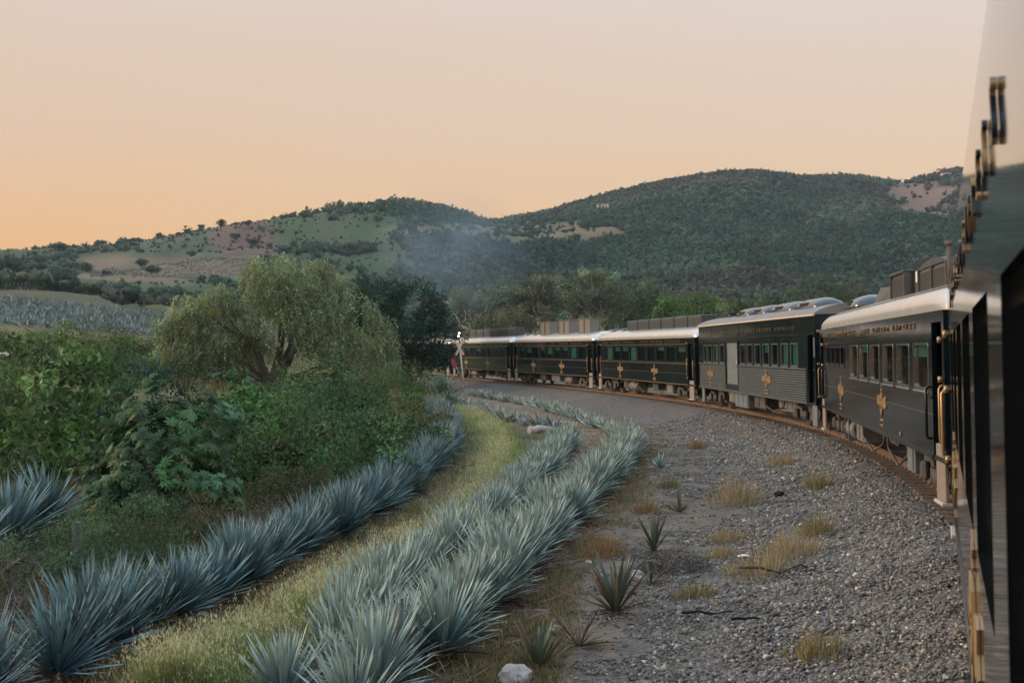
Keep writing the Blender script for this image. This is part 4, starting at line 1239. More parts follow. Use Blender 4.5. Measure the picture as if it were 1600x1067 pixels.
for k, (px, py, sc, kind, lab) in enumerate([
    (515, 640, 1.33, 'blue', 'large round blue agave among the bushes below the pale feathery tree'),
    (692, 622, 1.17, 'blue', 'large blue agave left of the leaning crossing sign'),
    (705, 640, .8, 'blue', 'blue agave in front of the large one near the crossing sign'),
    (10, 860, 1.05, 'blue', 'dark blue agave at the left edge below the leafy shrub'),
    (75, 822, 0.94, 'blue', 'blue agave right of the one at the left edge, below the leafy shrub'),
    (-60, 900, 1.01, 'blue', 'blue agave cut by the left edge behind the dry brush'),
    (575, 680, 1.0, 'blue', 'bluish agave half buried in green scrub left of the prickly brush'),
    (452, 628, 1.1, 'blue', 'pale blue agave peeping over scrub under the feathery tree'),
    (1033, 735, .5, 'small', 'small grey green agave alone right of the pale rows'),
    (985, 705, .7, 'pale', 'pale agave at the far end of the row nearest the gravel')]):
    agave(G(px, py), lab, 'single agaves', kind, sc, seed=900 + k)

# straggling half-dead agaves on the edge of the gravel
def straggler(px, py, sc, label, seed, green=16, dry=16, up=0.6):
    p = G(px, py); r = random.Random(seed)
    t = thing('agave', label, 'agave', (p[0], p[1], gz(p) - .02), (0, 0, r.uniform(0, 6)), 'straggling agaves on the gravel edge'); t.scale = (sc,) * 3
    for i in range(green):
        k = r.uniform(.7, 1.15); V, F, C = agave_leaf(r.uniform(.55, .95), .085, .02, np.array([.09, .12, .08]) * k, np.array([.25, .28, .20]) * k, r)
        me = npmesh('leaf', place_leaf(V, i * 2.4, R(r.uniform(58, 88)), .1, .03, r.gauss(0, .3)), F, C, True); link('leaf', me, M_agave, t)
    for i in range(dry):
        k = r.uniform(.6, 1.3); V, F, C = agave_leaf(r.uniform(.5, 1.0), .05, r.uniform(-.02, .1), np.array([.13, .09, .06]) * k, np.array([.36, .25, .16]) * k, r)
        V = place_leaf(V, r.uniform(0, 6.28), R(r.uniform(2, 60)), .06, .03, r.uniform(-.8, .8)); V[:, 2] = np.maximum(V[:, 2], .01)
        me = npmesh('dry_leaf', V, F, C, True); link('dry_leaf', me, M_dry, t)
straggler(962, 960, 1.05, 'grey green agave with dead straw leaves in front of pale stones', 11, 20, 22)
straggler(1022, 862, .85, 'slim pale agave with one long dry stalk on the gravel edge', 12, 12, 10)
straggler(1062, 800, .75, 'dried brown agave tuft uppermost on the gravel edge', 13, 2, 22)
straggler(842, 1045, .75, 'small agave among straw beside the pale rock at the bottom', 14, 14, 14)
straggler(905, 1010, .7, 'collapsed straw coloured agave between two greener ones', 15, 1, 24)
straggler(1018, 915, .6, 'withered agave stump beside a dark brush patch', 16, 2, 12)

# ------------------------------------------------------------------ far agave field and plantation (too far to tell plants apart)
Pf = []
for Y_ in np.arange(146, 292, 2.2):
    for px in np.arange(-260, 420, 1.2 * FPX / Y_ ):
        x = (px - 800) / FPX * Y_ ; Pf.append((x + rng.normal(0, .15), Y_ + rng.normal(0, .2)))
Pf = np.array(Pf); zf = ground(Pf[:, 0], Pf[:, 1]); pxf = 800 + FPX * Pf[:, 0] / Pf[:, 1]; pyf = 547 - FPX * (zf - CAMZ) / Pf[:, 1]
kf = (pyf < 508 + pxf * .075 + (fbm(Pf[:, 0] / 8, Pf[:, 1] / 8) - .5) * 6) & (pyf > 466 + pxf * .095) & (rng.random(len(Pf)) < .93)
Pf = Pf[kf]; zf = zf[kf]
V, F, C = spikes(np.column_stack([Pf, zf]), rng.uniform(1.0, 1.5, len(Pf)), 9, vary((.15, .20, .195), len(Pf), .2, .05))
o = link('agave_field', npmesh('agave_field', V, F, C), M_agave); tag(o, 'wide field of blue agave on the slope behind the bushes', 'agave field', kind='stuff')
Pp = []
for i in np.arange(-75, 75, 3.4):
    for j in np.arange(0, 120, 1.7):
        x = -160 + i * 1.5 + j * .42; y = 520 + j * 1.6 + i * .15
        Pp.append((x + rng.normal(0, .25), y + rng.normal(0, .3)))
Pp = np.array(Pp); zp = ground(Pp[:, 0], Pp[:, 1]); pxp = 800 + FPX * Pp[:, 0] / Pp[:, 1]; pyp = 547 - FPX * (zp - CAMZ) / Pp[:, 1]
kf = (pyp > 404) & (pyp < 434) & (pxp > 140) & (pxp < 400)
if kf.sum() > 10:
    V, F, C = spikes(np.column_stack([Pp[kf], zp[kf]]), rng.uniform(1.3, 1.9, kf.sum()), 7, vary((.085, .105, .095), kf.sum(), .2, .05))
    o = link('agave_plantation', npmesh('agave_plantation', V, F, C), M_agave); tag(o, 'rows of young agave on the tan field of the left hill', 'plantation', kind='stuff')

# ------------------------------------------------------------------ trees and shrubs
def limb(mb, p0, p1, r0, r1, wig=.12, n=5, r=random):
    p0 = Vector(p0); p1 = Vector(p1); L = (p1 - p0).length
    pts = [p0 + (p1 - p0) * (i / n) + (Vector((r.gauss(0, 1), r.gauss(0, 1), r.gauss(0, .6))) * wig * L * .25 if 0 < i < n else Vector()) for i in range(n + 1)]
    mb.tube(pts, [r0 + (r1 - r0) * i / n for i in range(n + 1)], 7)
    return pts
def clump_leaves(centers, rad, nper, L, W, base, r=rng, up=.3, jitter=.24, flat=.8):
    n = len(centers) * nper
    D = rand_dir(n, r); D[:, 2] = D[:, 2] * .9 + up * .5
    Rr = np.repeat(np.broadcast_to(np.asarray(rad, float), (len(centers),)), nper)[:, None]
    P = np.repeat(centers, nper, 0) + unit(D) * Rr * (r.random((n, 1)) ** .45) * np.array([1, 1, flat])
    cc = vary(base, len(centers), .36, .08, r); C = np.repeat(cc, nper, 0) * np.exp(r.normal(0, jitter, n))[:, None]
    D2 = unit(D + rand_dir(n, r) * .9)
    return leaves(P, D2, L * r.uniform(.6, 1.25, n), W * r.uniform(.7, 1.2, n), C, r)
def shrub(name, label, p, w_, d_, h, nc, nper, L, W, base, seed, group=None, crad=.3, palm=0, yellow=.0, zoff=0., stems=5, cat_='shrub', surf=.55, flat=.8):
    r = np.random.default_rng(seed); rd = random.Random(seed)
    t = thing(name, label, cat_, (p[0], p[1], gz(p) + zoff), (0, 0, 0), group)
    cen = dome_pts(nc, w_ / 2, d_ / 2, h, surf, r, .05)
    cen = cen * (1 + (fbm(cen[:, 0] * 1.3 / max(w_, 1) * 4 + seed, cen[:, 2] * 4 / h + cen[:, 1], 2)[:, None] - .5) * .55)
    lo = r.random(nc) < .3; cen[lo, 2] = r.uniform(.05, .4, lo.sum()) * h; ang = r.uniform(0, 6.28, lo.sum()); rad_ = r.uniform(.75, 1., lo.sum()); cen[lo, 0] = np.cos(ang) * rad_ * w_ / 2; cen[lo, 1] = np.sin(ang) * rad_ * d_ / 2
    mb = MB()
    for i in range(stems):
        e = cen[rd.randrange(nc)]; limb(mb, (rd.uniform(-.08, .08) * w_, rd.uniform(-.08, .08) * d_, -.05), e, .012 * h + .01, .006, .2, 5, rd)
    mb.build('stem', M_bark, t)
    if palm:
        n = nc * nper
        D = rand_dir(n, r); P = np.repeat(cen, nper, 0) + D * crad * (r.random((n, 1)) ** .5)
        cc = np.repeat(vary(base, nc, .36, .08, r), nper, 0) * np.exp(r.normal(0, .2, n))[:, None]
        ye = r.random(n) < yellow; cc[ye] = np.array([.42, .30, .05]) * r.uniform(.7, 1.1, (ye.sum(), 1))
        out_ = unit(np.column_stack([P[:, 0] / w_, P[:, 1] / d_, P[:, 2] * 0 + .12])); N_ = unit(out_ + np.array([0, 0, .7]) + rand_dir(n, r) * .45)
        A = unit(np.cross(N_, rand_dir(n, r))); B = np.cross(N_, A)
        ps = []
        droop = N_ * -.25
        for q in range(palm):
            a = 2 * math.pi * (q / palm) ; k = 1.0 - .35 * abs(math.cos(a / 2)) if False else (.72 + .28 * math.cos(a))
            Dq = A * math.cos(a) + B * math.sin(a) + droop
            n_ = len(P); S_ = unit(np.cross(N_, Dq)); LL = (L * r.uniform(.75, 1.2, n_) * k)[:, None]; WW = W * .5
            Dq = unit(Dq)
            V = np.stack([P, P + Dq * LL * .5 + S_ * WW, P + Dq * LL, P + Dq * LL * .5 - S_ * WW], 1).reshape(-1, 3)
            ps.append((V, np.arange(n_ * 4).reshape(n_, 4), np.repeat(cc, 4, 0)))
        V, F, C = cat(ps)
    else:
        V, F, C = clump_leaves(cen, crad, nper, L, W, base, r, flat=flat)
        if yellow:
            ye = np.repeat(r.random(len(F)) < yellow, 4); C[ye] = np.array([.36, .28, .07])
    V[:, 2] = np.maximum(V[:, 2], -.05)
    link('foliage', npmesh('foliage', V, F, C), M_leaf, t)
    return t

GREEN = (.060, .105, .038); DGREEN = (.034, .068, .034); OLIVE = (.105, .112, .042); YGREEN = (.10, .135, .045)
shrub('castor_bush', 'castor bush with star shaped leaves and a few yellow ones, above the agave row', G(262, 805), 3.8, 2.8, 2.75, 90, 17, .22, .06, (0.079, 0.152, 0.072), 21, palm=8, yellow=.006, crad=.34, stems=7)
shrub('leafy_shrub', 'tall broad leaved shrub at the left edge behind the castor bush', G(85, 745), 5.2, 3.4, 3.6, 110, 34, .27, .14, (0.079, 0.146, 0.047), 22, crad=.42)
shrub('leafy_shrub', 'light green broad leaved shrub crowning the left thicket', G(60, 690) + np.array([-.6, 2.5]), 7.5, 4.0, 4.1, 130, 34, .28, .15, (0.087, 0.152, 0.047), 23, crad=.5)
shrub('dark_shrub', 'dark round shrub right of the left thicket', G(232, 690), 4.2, 3.4, 3.2, 110, 40, .19, .09, (0.032, 0.071, 0.045), 24, crad=.4)
shrub('scrub_bush', 'fine leaved green bush between prickly pear and the agave row', G(505, 775), 4.6, 3.6, 3.1, 140, 56, .14, .06, (0.051, 0.108, 0.040), 25, crad=.42)
shrub('scrub_bush', 'fine leaved green bush in front of the large round agave', G(585, 730), 4.6, 3.4, 2.3, 120, 52, .15, .06, (0.058, 0.112, 0.042), 26, crad=.42)
shrub('castor_bush', 'smaller castor bush under the feathery tree', G(365, 660), 4.6, 3.4, 2.6, 90, 14, .24, .09, (0.066, 0.128, 0.063), 27, palm=7, yellow=.01, crad=.42)
shrub('leafy_shrub', 'green leafy shrub between the castor bush and prickly pear', G(405, 745), 3.4, 2.6, 2.9, 100, 32, .22, .11, (0.061, 0.128, 0.042), 28, crad=.38)
shrub('yellowing_bush', 'yellow brown bush by the fence post at the bend of the row', G(640, 690), 3.6, 3.0, 2.2, 90, 54, .12, .045, (0.137, 0.140, 0.056), 29, crad=.4, yellow=.08)
shrub('scrub_bush', 'low green bush left of the crossing sign', G(640, 642), 6.5, 4.5, 2.5, 110, 54, .18, .06, (0.069, 0.119, 0.045), 30, crad=.6)
shrub('scrub_bush', 'olive scrub below the dark tree', G(575, 640), 8, 5, 2.9, 120, 56, .2, .07, (0.074, 0.110, 0.045), 31, crad=.7)
shrub('scrub_bush', 'green bush at the foot of the feathery tree', G(480, 652), 6.5, 4, 2.8, 120, 56, .17, .06, (0.069, 0.132, 0.050), 32, crad=.55)
shrub('fern_weed', 'feathery green weeds in the lower left corner', G(95, 925), 2.6, 1.8, .95, 90, 60, .09, .022, (0.063, 0.119, 0.060), 33, crad=.24, cat_='weed', surf=.7)
shrub('fern_weed', 'feathery weeds around the wooden fence post', G(165, 885), 2.4, 1.6, .8, 80, 54, .09, .022, (0.066, 0.110, 0.056), 34, crad=.24, cat_='weed', surf=.7)
shrub('fern_weed', 'green weeds between the fence post and castor bush', G(215, 850), 3.0, 1.8, .9, 90, 54, .09, .024, (0.069, 0.116, 0.050), 35, crad=.25, cat_='weed', surf=.7)
shrub('dry_brush', 'dry grey brown brush at the left edge behind the agaves', G(-10, 1000), 1.6, 1.3, 1.3, 70, 44, .16, .012, (0.121, 0.112, 0.093), 36, crad=.25, cat_='brush', surf=.7)
shrub('dry_brush', 'dry brown brush behind the middle of the left agave row', G(350, 850), 3.0, 1.2, .8, 80, 44, .16, .014, (0.121, 0.103, 0.063), 37, crad=.28, cat_='brush', surf=.7)
shrub('dry_brush', 'dry grey brush below the prickly pear', G(480, 795), 3.4, 1.4, .9, 80, 44, .16, .014, (0.116, 0.110, 0.068), 38, crad=.28, cat_='brush', surf=.7)
shrub('dry_brush', 'dry brown brush left of the bend in the agave row', G(635, 732), 2.4, 1.4, .9, 70, 44, .15, .014, (0.126, 0.116, 0.075), 39, crad=.28, cat_='brush', surf=.7)
shrub('grey_brush', 'dark grey twiggy brush patch on the gravel', G(1055, 895), 1.15, .8, .32, 60, 40, .09, .008, (0.079, 0.076, 0.068), 40, crad=.14, cat_='brush', surf=.6)
for k, (px, py, w_, h, c, lab) in enumerate([(120, 560, 14, 3.0, (.09, .12, .04), 'low green scrub at the near edge of the agave field'), (230, 565, 12, 2.6, (.075, .1, .038), 'darker low scrub beside the feathery tree and agave field'),
                                       (330, 590, 10, 3.0, OLIVE, 'olive scrub at the left foot of the feathery tree'), (40, 568, 12, 2.6, YGREEN, 'yellowish scrub below the agave field at the left edge'), (180, 590, 11, 3.0, GREEN, 'green scrub between the dark shrub and the agave field')]):
    shrub('scrub_bush', lab, G(px, py), w_, 5, h, 110, 44, .32, .11, c, 50 + k, crad=.75)

# prickly pear
def pad(mb, c, u, n_, rx, rz, r):
    """flat oval pad: centre line from base c along u, facing n_"""
    u = Vector(u).normalized(); n_ = Vector(n_).normalized(); s_ = u.cross(n_).normalized(); m = 10; vs = []
    for f, th in ((1, .5), (.75, 1), (.75, -1), (1, -.5)):
        for k in range(m):
            a = 2 * math.pi * k / m; vs.append(Vector(c) + u * rz * (1 + math.cos(a) * f) + s_ * rx * math.sin(a) * f + n_ * .03 * th)
    fs = [(q * m + k, q * m + (k + 1) % m, q * m + m + (k + 1) % m, q * m + m + k) for q in range(3) for k in range(m)] + [tuple(m + k for k in range(m)), tuple(2 * m + k for k in range(m - 1, -1, -1))]
    mb.add(vs, fs, True)
p = G(432, 775)
pc = thing('prickly_pear', 'prickly pear cactus with round pads right of the castor bush', 'cactus', (p[0], p[1], gz(p)))
rd = random.Random(5)
def grow(c, u, lev):
    nn = Vector((rd.gauss(0, 1), -abs(rd.gauss(1.2, .5)), rd.gauss(0, .3))); nn = (nn - Vector(u) * nn.dot(Vector(u))).normalized()
    mb = MB(); rz = rd.uniform(.12, .17); pad(mb, c, u, nn, rz * .75, rz, rd)
    me = mb.mesh('pad'); cc = np.array((.095, .125, .065)) * rd.uniform(.7, 1.25); at_ = me.color_attributes.new('Col', 'FLOAT_COLOR', 'POINT'); at_.data.foreach_set('color', np.tile(np.array([*cc, 1], np.float32), len(me.vertices)))
    link('pad', me, M_cactus, pc)
    if lev < 5:
        for q in range(rd.choice([1, 2, 2]) if lev < 4 else 1):
            v = (Vector(u) + Vector((rd.gauss(0, .5), rd.gauss(0, .35), rd.uniform(.0, .4)))).normalized(); grow(Vector(c) + Vector(u) * rz * 1.85, v, lev + 1)
for q in range(3): grow(Vector((rd.uniform(-.55, .55), rd.uniform(-.2, .3), 0)), Vector((rd.gauss(0, .3), rd.gauss(0, .2), 1)).normalized(), 0)

# pale feathery tree (pepper-tree habit, hanging strands)
def feathery_tree():
    r = np.random.default_rng(77); rd = random.Random(77)
    p = at(425, 112); z0 = gz(p)
    t = thing('feathery_tree', 'wide pale green tree with drooping feathery branches, left of the train', 'tree', (p[0], p[1], z0))
    k = 112 / FPX
    def q(px, py, dy=0.): return Vector(((px - 425) * k, dy, (547 - py) * k + CAMZ - z0))
    mb = MB(); ends = []
    main = [((428, 602), (470, 520), (540, 470), .42), ((422, 602), (400, 545), (330, 480), .34), ((425, 602), (452, 500), (450, 430), .36), ((430, 600), (490, 575), (560, 560), .16), ((420, 602), (395, 560), (380, 520), .2), ((424, 602), (380, 570), (300, 530), .2)]
    for (a, b, c, r0) in main:
        for dy in (0, rd.uniform(-3.5, -1.2), rd.uniform(1.5, 4)):
            A = q(*a, 0); Bm = q(b[0] + rd.gauss(0, 8), b[1], dy * .5); Cc = q(c[0] + rd.gauss(0, 14), c[1] + rd.gauss(0, 8), dy)
            s_ = r0 if dy == 0 else r0 * .55
            limb(mb, A, Bm, s_, s_ * .6, .1, 5, rd); limb(mb, Bm, Cc, s_ * .6, s_ * .15, .15, 5, rd)
            for m in range(4):
                f = rd.uniform(.3, 1); s0 = Bm.lerp(Cc, f); e = s0 + Vector((rd.gauss(0, 1.5), rd.gauss(0, 1.3), rd.uniform(.2, 1.6))); limb(mb, s0, e, s_ * .2, .02, .2, 4, rd)
    mb.build('trunk', M_bark, t)
    lobes = [(295, 492, 48, 36), (350, 470, 44, 30), (440, 432, 62, 38), (500, 450, 50, 40), (545, 490, 52, 36), (580, 520, 36, 40), (400, 505, 60, 40), (470, 500, 58, 40), (320, 540, 55, 40), (270, 510, 30, 40), (360, 565, 40, 28), (530, 530, 40, 34), (425, 470, 70, 40), (500, 415, 25, 15), (410, 410, 30, 16), (285, 560, 42, 34), (335, 580, 45, 22), (565, 548, 40, 36), (595, 545, 26, 34), (470, 530, 46, 22), (395, 530, 34, 22)]
    S_ = []
    for (px, py, rx, rz) in lobes:
        c = np.array(q(px, py)); n = int(rx * rz / 4.2)
        u = rand_dir(n, r) * (r.random((n, 1)) ** .4); u *= np.array([rx * k, rx * k * .8, rz * k]); S_.append(c + u + np.array([0, r.normal(0, 1.2), 0]))
    St = np.concatenate(S_)
    St = St[(fbm(St[:, 0] * .55, St[:, 2] * .55 + St[:, 1] * .3, 3) > .37)]
    n = len(St); Ls = r.uniform(.7, 2.0, n)
    dirs = unit(np.column_stack([r.normal(0, .35, n), r.normal(0, .35, n), -np.ones(n)]))
    outv = unit(St - np.array([0, 0, 4.])); m = 14
    cb = vary((.27, .325, .165), n, .3, .07, r); dk = r.random(n) < .18; cb[dk] *= .6
    ps = []
    for j in range(m):
        f = (j + .5) / m
        P = St + outv * np.minimum(f * 2, 1)[..., None] * .25 + dirs * (Ls * f ** 1.3)[:, None] + r.normal(0, .05, (n, 3))
        P[:, 2] = np.maximum(P[:, 2], .15)
        D = dirs + rand_dir(n, r) * .9
        ps.append(leaves(P, D, r.uniform(.18, .36, n), r.uniform(.06, .11, n), cb * np.exp(r.normal(0, .2, n))[:, None], r))
    V, F, C = cat(ps)
    link('crown', npmesh('crown', V, F, C), M_leaf, t)
    # darker clumps of parasitic mistletoe seen in the crown
    cl = np.array([q(292, 508, -4), q(312, 512, -4), q(335, 530, -4), q(352, 492, -4), q(318, 500, -3)])
    V, F, C = clump_leaves(cl, .55, 260, .2, .06, (.075, .082, .025), r); link('mistletoe', npmesh('mistletoe', V, F, C), M_leaf, t)
feathery_tree()

def broad_tree(name, label, px, Y, lobes, base, seed, leafL, leafW, per=60, crad=.9, trunk=.22, group=None, pale=False, dens=1., cat_='tree', depth=.8):
    r = np.random.default_rng(seed); rd = random.Random(seed); p = at(px, Y); z0 = gz(p); k = Y / FPX
    t = thing(name, label, cat_, (p[0], p[1], z0), group=group)
    cen = []
    for (lx, ly, rx, rz) in lobes:
        c = np.array([(lx - px) * k, 0, (547 - ly) * k + CAMZ - z0]); n = max(6, int(dens * rx * rz * k * k / (crad * crad) * 2.6))
        u = rand_dir(n, r) * (.35 + .65 * r.random((n, 1)) ** .4) * np.array([rx * k, rx * k * depth, rz * k]); cen.append(c + u)
    cen = np.concatenate(cen); cen[:, 2] = np.maximum(cen[:, 2], .3)
    mb = MB(); top = cen[np.argmax(cen[:, 2])]; hgt = top[2]
    fork = Vector((rd.gauss(0, .2), 0, hgt * .32)); limb(mb, (0, 0, -.1), fork, trunk, trunk * .7, .1, 4, rd)
    for j in range(9):
        e = cen[rd.randrange(len(cen))]; limb(mb, fork, e, trunk * .5, .03, .18, 5, rd)
    mb.build('trunk', M_barkpale if pale else M_bark, t)
    V, F, C = clump_leaves(cen, crad, per, leafL, leafW, base, r); V[:, 2] = np.maximum(V[:, 2], .05)
    link('crown', npmesh('crown', V, F, C), M_leaf, t)
    return t
broad_tree('dark_tree', 'dark green dense tree between the feathery tree and the train', 640, 118, [(590, 470, 50, 40), (645, 500, 55, 62), (690, 520, 34, 62), (620, 540, 60, 45), (560, 480, 40, 38), (670, 560, 45, 28), (590, 560, 50, 30)], (.030, .064, .042), 61, .34, .13, 90, .8, .3)
broad_tree('leafy_tree', 'bright green tree behind the train above the corrugated coach', 1068, 100, [(1035, 486, 22, 16), (1062, 474, 17, 20), (1092, 470, 17, 18), (1115, 482, 16, 15), (1075, 495, 50, 16)], (.12, .185, .06), 62, .26, .10, 80, .55, .2)
broad_tree('leafy_tree', 'small green tree behind the rounded roof units', 1150, 105, [(1145, 488, 26, 14), (1170, 486, 20, 16)], (.085, .13, .05), 63, .26, .1, 80, .6, .18)
broad_tree('leafy_tree', 'dark fine leaved tree behind the roof pods of the corrugated coach', 1268, 92, [(1230, 470, 26, 16), (1268, 462, 28, 20), (1305, 462, 22, 16), (1200, 480, 18, 12)], (.06, .095, .042), 64, .3, .06, 80, .7, .18)
broad_tree('leafy_tree', 'dark tree top right of the roof pods near the roof duct', 1342, 90, [(1338, 470, 24, 14), (1360, 474, 16, 10)], (.06, .095, .042), 65, .3, .06, 80, .6, .18)
broad_tree('round_bush', 'rounded olive bush beyond the train left of the louvred towers', 778, 175, [(770, 500, 32, 16), (800, 503, 26, 12), (745, 510, 16, 12)], (.085, .105, .045), 66, .4, .14, 60, .9, .2, cat_='bush')
broad_tree('round_bush', 'brownish bush beyond the train behind the first louvred tower', 835, 180, [(835, 505, 24, 16), (815, 490, 20, 14)], (.085, .085, .045), 67, .4, .14, 60, .9, .2, cat_='bush')
broad_tree('leafy_tree', 'dark green tree beyond the train above the roof boxes', 985, 150, [(985, 485, 30, 20), (960, 500, 22, 14), (1005, 490, 22, 22)], (.042, .072, .034), 68, .4, .14, 60, .9, .2)
broad_tree('round_bush', 'low green bush on the grass beyond the roof towers', 930, 165, [(930, 508, 26, 9), (900, 512, 20, 8)], (.07, .09, .04), 69, .4, .14, 60, .7, .15, cat_='bush')

# eucalyptus grove in the middle distance
def eucalyptus(px, Y, top, wid, seed, label):
    r = np.random.default_rng(seed); rd = random.Random(seed); p = at(px, Y); z0 = gz(p); k = Y / FPX
    H = (547 - top) * k + CAMZ - z0; w_ = wid * k
    t = thing('eucalyptus_tree', label, 'tree', (p[0], p[1], z0), group='eucalyptus grove beyond the train')
    mb = MB(); cen = []
    lean = rd.gauss(0, .08) * H
    for s_ in range(rd.choice([1, 2, 2])):
        f = Vector((lean + rd.gauss(0, .5), rd.gauss(0, .5), H * rd.uniform(.45, .6))); limb(mb, (rd.uniform(-.3, .3), 0, -.2), f, .38, .24, .1, 5, rd)
        for j in range(6):
            e = f + Vector((rd.gauss(0, w_ * .28), rd.gauss(0, w_ * .25), rd.uniform(.1, .48) * H)); e.z = min(e.z, H * .96); limb(mb, f, e, .17, .04, .2, 5, rd); cen.append(e[:])
            for m in range(4): cen.append((e + Vector((rd.gauss(0, w_ * .16), rd.gauss(0, w_ * .16), rd.gauss(-.02, .09) * H)))[:])
    mb.build('trunk', M_barkpale, t)
    cen = np.array(cen); cen[:, 2] = np.clip(cen[:, 2], H * .46, H)
    base = [(.135, .165, .095), (.115, .15, .09), (.155, .165, .10), (.105, .14, .085)][seed % 4]
    V, F, C = clump_leaves(cen, 1.05, 80, .5, .22, base, r, up=-.3); link('crown', npmesh('crown', V, F, C), M_leaf, t)
EU = [(728, 232, 452, 60), (745, 240, 445, 50), (765, 236, 440, 62), (790, 240, 432, 70), (815, 250, 436, 60), (838, 244, 424, 70), (862, 238, 428, 66), (885, 248, 420, 64), (905, 240, 418, 70), (928, 246, 424, 60), (950, 238, 430, 62), (975, 244, 428, 66), (998, 250, 434, 60), (1022, 246, 440, 60)]
for k, (px, Y, top, wid) in enumerate(EU):
    eucalyptus(px, Y, top + 9, wid, 700 + k, '%s pale trunked eucalyptus from the left in the grove beyond the train' % ordinal(k + 1))

# ------------------------------------------------------------------ hedge, ridge trees, woods
def hedge_tree(px, py, Y, wpx, hpx, base, seed, label, name='hedge_bush', group=None, cat_='bush', stalk=False):
    r = np.random.default_rng(seed); rd = random.Random(seed); p = at(px, Y); z0 = gz(p); k = Y / FPX; w_ = wpx * k; h = hpx * k
    t = thing(name, label, cat_, (p[0], p[1], z0), group=group)
    mb = MB(); limb(mb, (0, 0, -.3), (rd.gauss(0, .1) * w_, 0, h * .6), .035 * h, .02 * h, .1, 4, rd)
    for j in range(4): limb(mb, (0, 0, h * .35), (rd.gauss(0, .25) * w_, rd.gauss(0, .2) * w_, h * rd.uniform(.6, .85)), .02 * h, .008 * h, .1, 3, rd)
    mb.build('trunk', M_bark, t)
    n = 26; u = rand_dir(n, r) * (r.random((n, 1)) ** .4); c = u * np.array([w_ * .42, w_ * .4, h * (.28 if stalk else .4)]) + np.array([0, 0, h * (.68 if stalk else .5)])
    V, F, C = clump_leaves(c, w_ * .15, 34, w_ * .1, w_ * .05, base, r); link('crown', npmesh('crown', V, F, C), M_leaf, t)
for k in range(26):
    px = -30 + k * 11 + random.gauss(0, 2); Y_ = 302 + random.gauss(0, 4)
    hedge_tree(px, 0, Y_, random.uniform(20, 34), random.uniform(14, 24) * (1.15 if k < 14 else .8), vary((.038, .055, .030), 1, .15, .05)[0], 800 + k, '%s dark bush from the left edge in the hedge above the agave field' % ordinal(k + 1), group='hedge above the agave field')
RT = [(22, 900, 20, 12), (38, 900, 16, 11), (62, 895, 22, 13), (88, 890, 30, 18), (120, 895, 14, 12), (160, 892, 17, 15), (190, 892, 15, 14), (206, 896, 16, 9), (210, 880, 10, 8), (314, 892, 14, 11), (378, 895, 6, 7), (458, 890, 12, 8), (470, 893, 9, 6), (345, 800, 20, 14), (388, 790, 15, 13), (217, 800, 12, 12), (367, 760, 18, 14), (396, 745, 22, 14), (92, 760, 26, 20), (130, 640, 34, 18), (222, 600, 22, 16), (165, 560, 16, 10), (238, 560, 26, 16), (60, 700, 26, 14), (40, 640, 30, 14), (300, 720, 18, 12), (757, 1180, 14, 9), (775, 1200, 10, 7)]
for k, (px, Y_, wp, hp) in enumerate(RT):
    hedge_tree(px, 0, Y_, wp, hp, vary((.040, .054, .030), 1, .12, .05)[0], 850 + k, '%s lone tree from the left edge on the left hill and its crest' % ordinal(sorted(RT).index((px, Y_, wp, hp)) + 1), 'lone_tree', 'lone trees on the left hill', 'tree', True)

octf = [octa(70 + k) for k in range(12)]; ico1f = [ico(1, .34, 40 + k) for k in range(10)]; ico2f = [ico(2, .24, 60 + k) for k in range(8)]
def wood(n, y0, y1, p0, p1, protos, size, name, label, dens_fn):
    Yr = np.sqrt(rng.uniform(y0 ** 2, y1 ** 2, n)); px = rng.uniform(p0, p1, n); Xr = (px - 800) / FPX * Yr
    z = ground(Xr, Yr); py = 547 - FPX * (z - CAMZ) / Yr
    keep = rng.random(n) < dens_fn(px, py, Xr, Yr)
    Xr, Yr, z = Xr[keep], Yr[keep], z[keep]; m = len(Xr)
    s_ = size * np.clip(np.exp(rng.normal(0, .42, m)), .4, 1.9); scl = s_[:, None] * np.array([1, 1, .82]) * rng.uniform(.8, 1.2, (m, 3))
    pos = np.column_stack([Xr, Yr, z + s_ * .55])
    hue = fbm(Xr / 120, Yr / 120, 3)[:, None]; br = sstep(.46, .6, fbm(Xr / 130 + 7, Yr / 130, 4))[:, None] + .5 * sstep(.55, .65, fbm(Xr / 40 + 7, Yr / 40, 3))[:, None]; br = np.clip(br, 0, 1)
    base = np.array([.036, .068, .040]) * (.75 + .5 * hue); base = base * (1 - br * .6) + np.array([.080, .064, .052]) * br * .6; lg = sstep(.52, .64, fbm(Xr / 90 + 31, Yr / 90 + 5, 4))[:, None]; base = base * (1 + .55 * lg)
    c = base * np.exp(rng.normal(0, .22, m))[:, None]
    V, F, C = scatter(protos, pos, scl * .85, c * .8)
    V = V + rng.normal(0, 1, V.shape) * size * .07
    q = 9; D = rand_dir(m * q); D[:, 2] = np.abs(D[:, 2]) * .9 - .1
    Pq_ = np.repeat(pos, q, 0) + unit(D) * np.repeat(scl, q, 0) * .8
    T1 = rand_dir(m * q); T2 = rand_dir(m * q); ls = np.repeat(s_, q)[:, None] * rng.uniform(.35, .8, (m * q, 1))
    Vt = np.stack([Pq_, Pq_ + T1 * ls, Pq_ + T2 * ls], 1).reshape(-1, 3); Ct = np.repeat(np.repeat(c, q, 0) * np.exp(rng.normal(.0, .22, m * q))[:, None], 3, 0)
    F = np.concatenate([F, np.arange(len(Vt)).reshape(-1, 3) + len(V)]); V = np.concatenate([V, Vt]); C = np.concatenate([C, Ct])
    o = link(name, npmesh(name, V, F, C), M_forest); tag(o, label, 'woodland', kind='stuff')
    return m
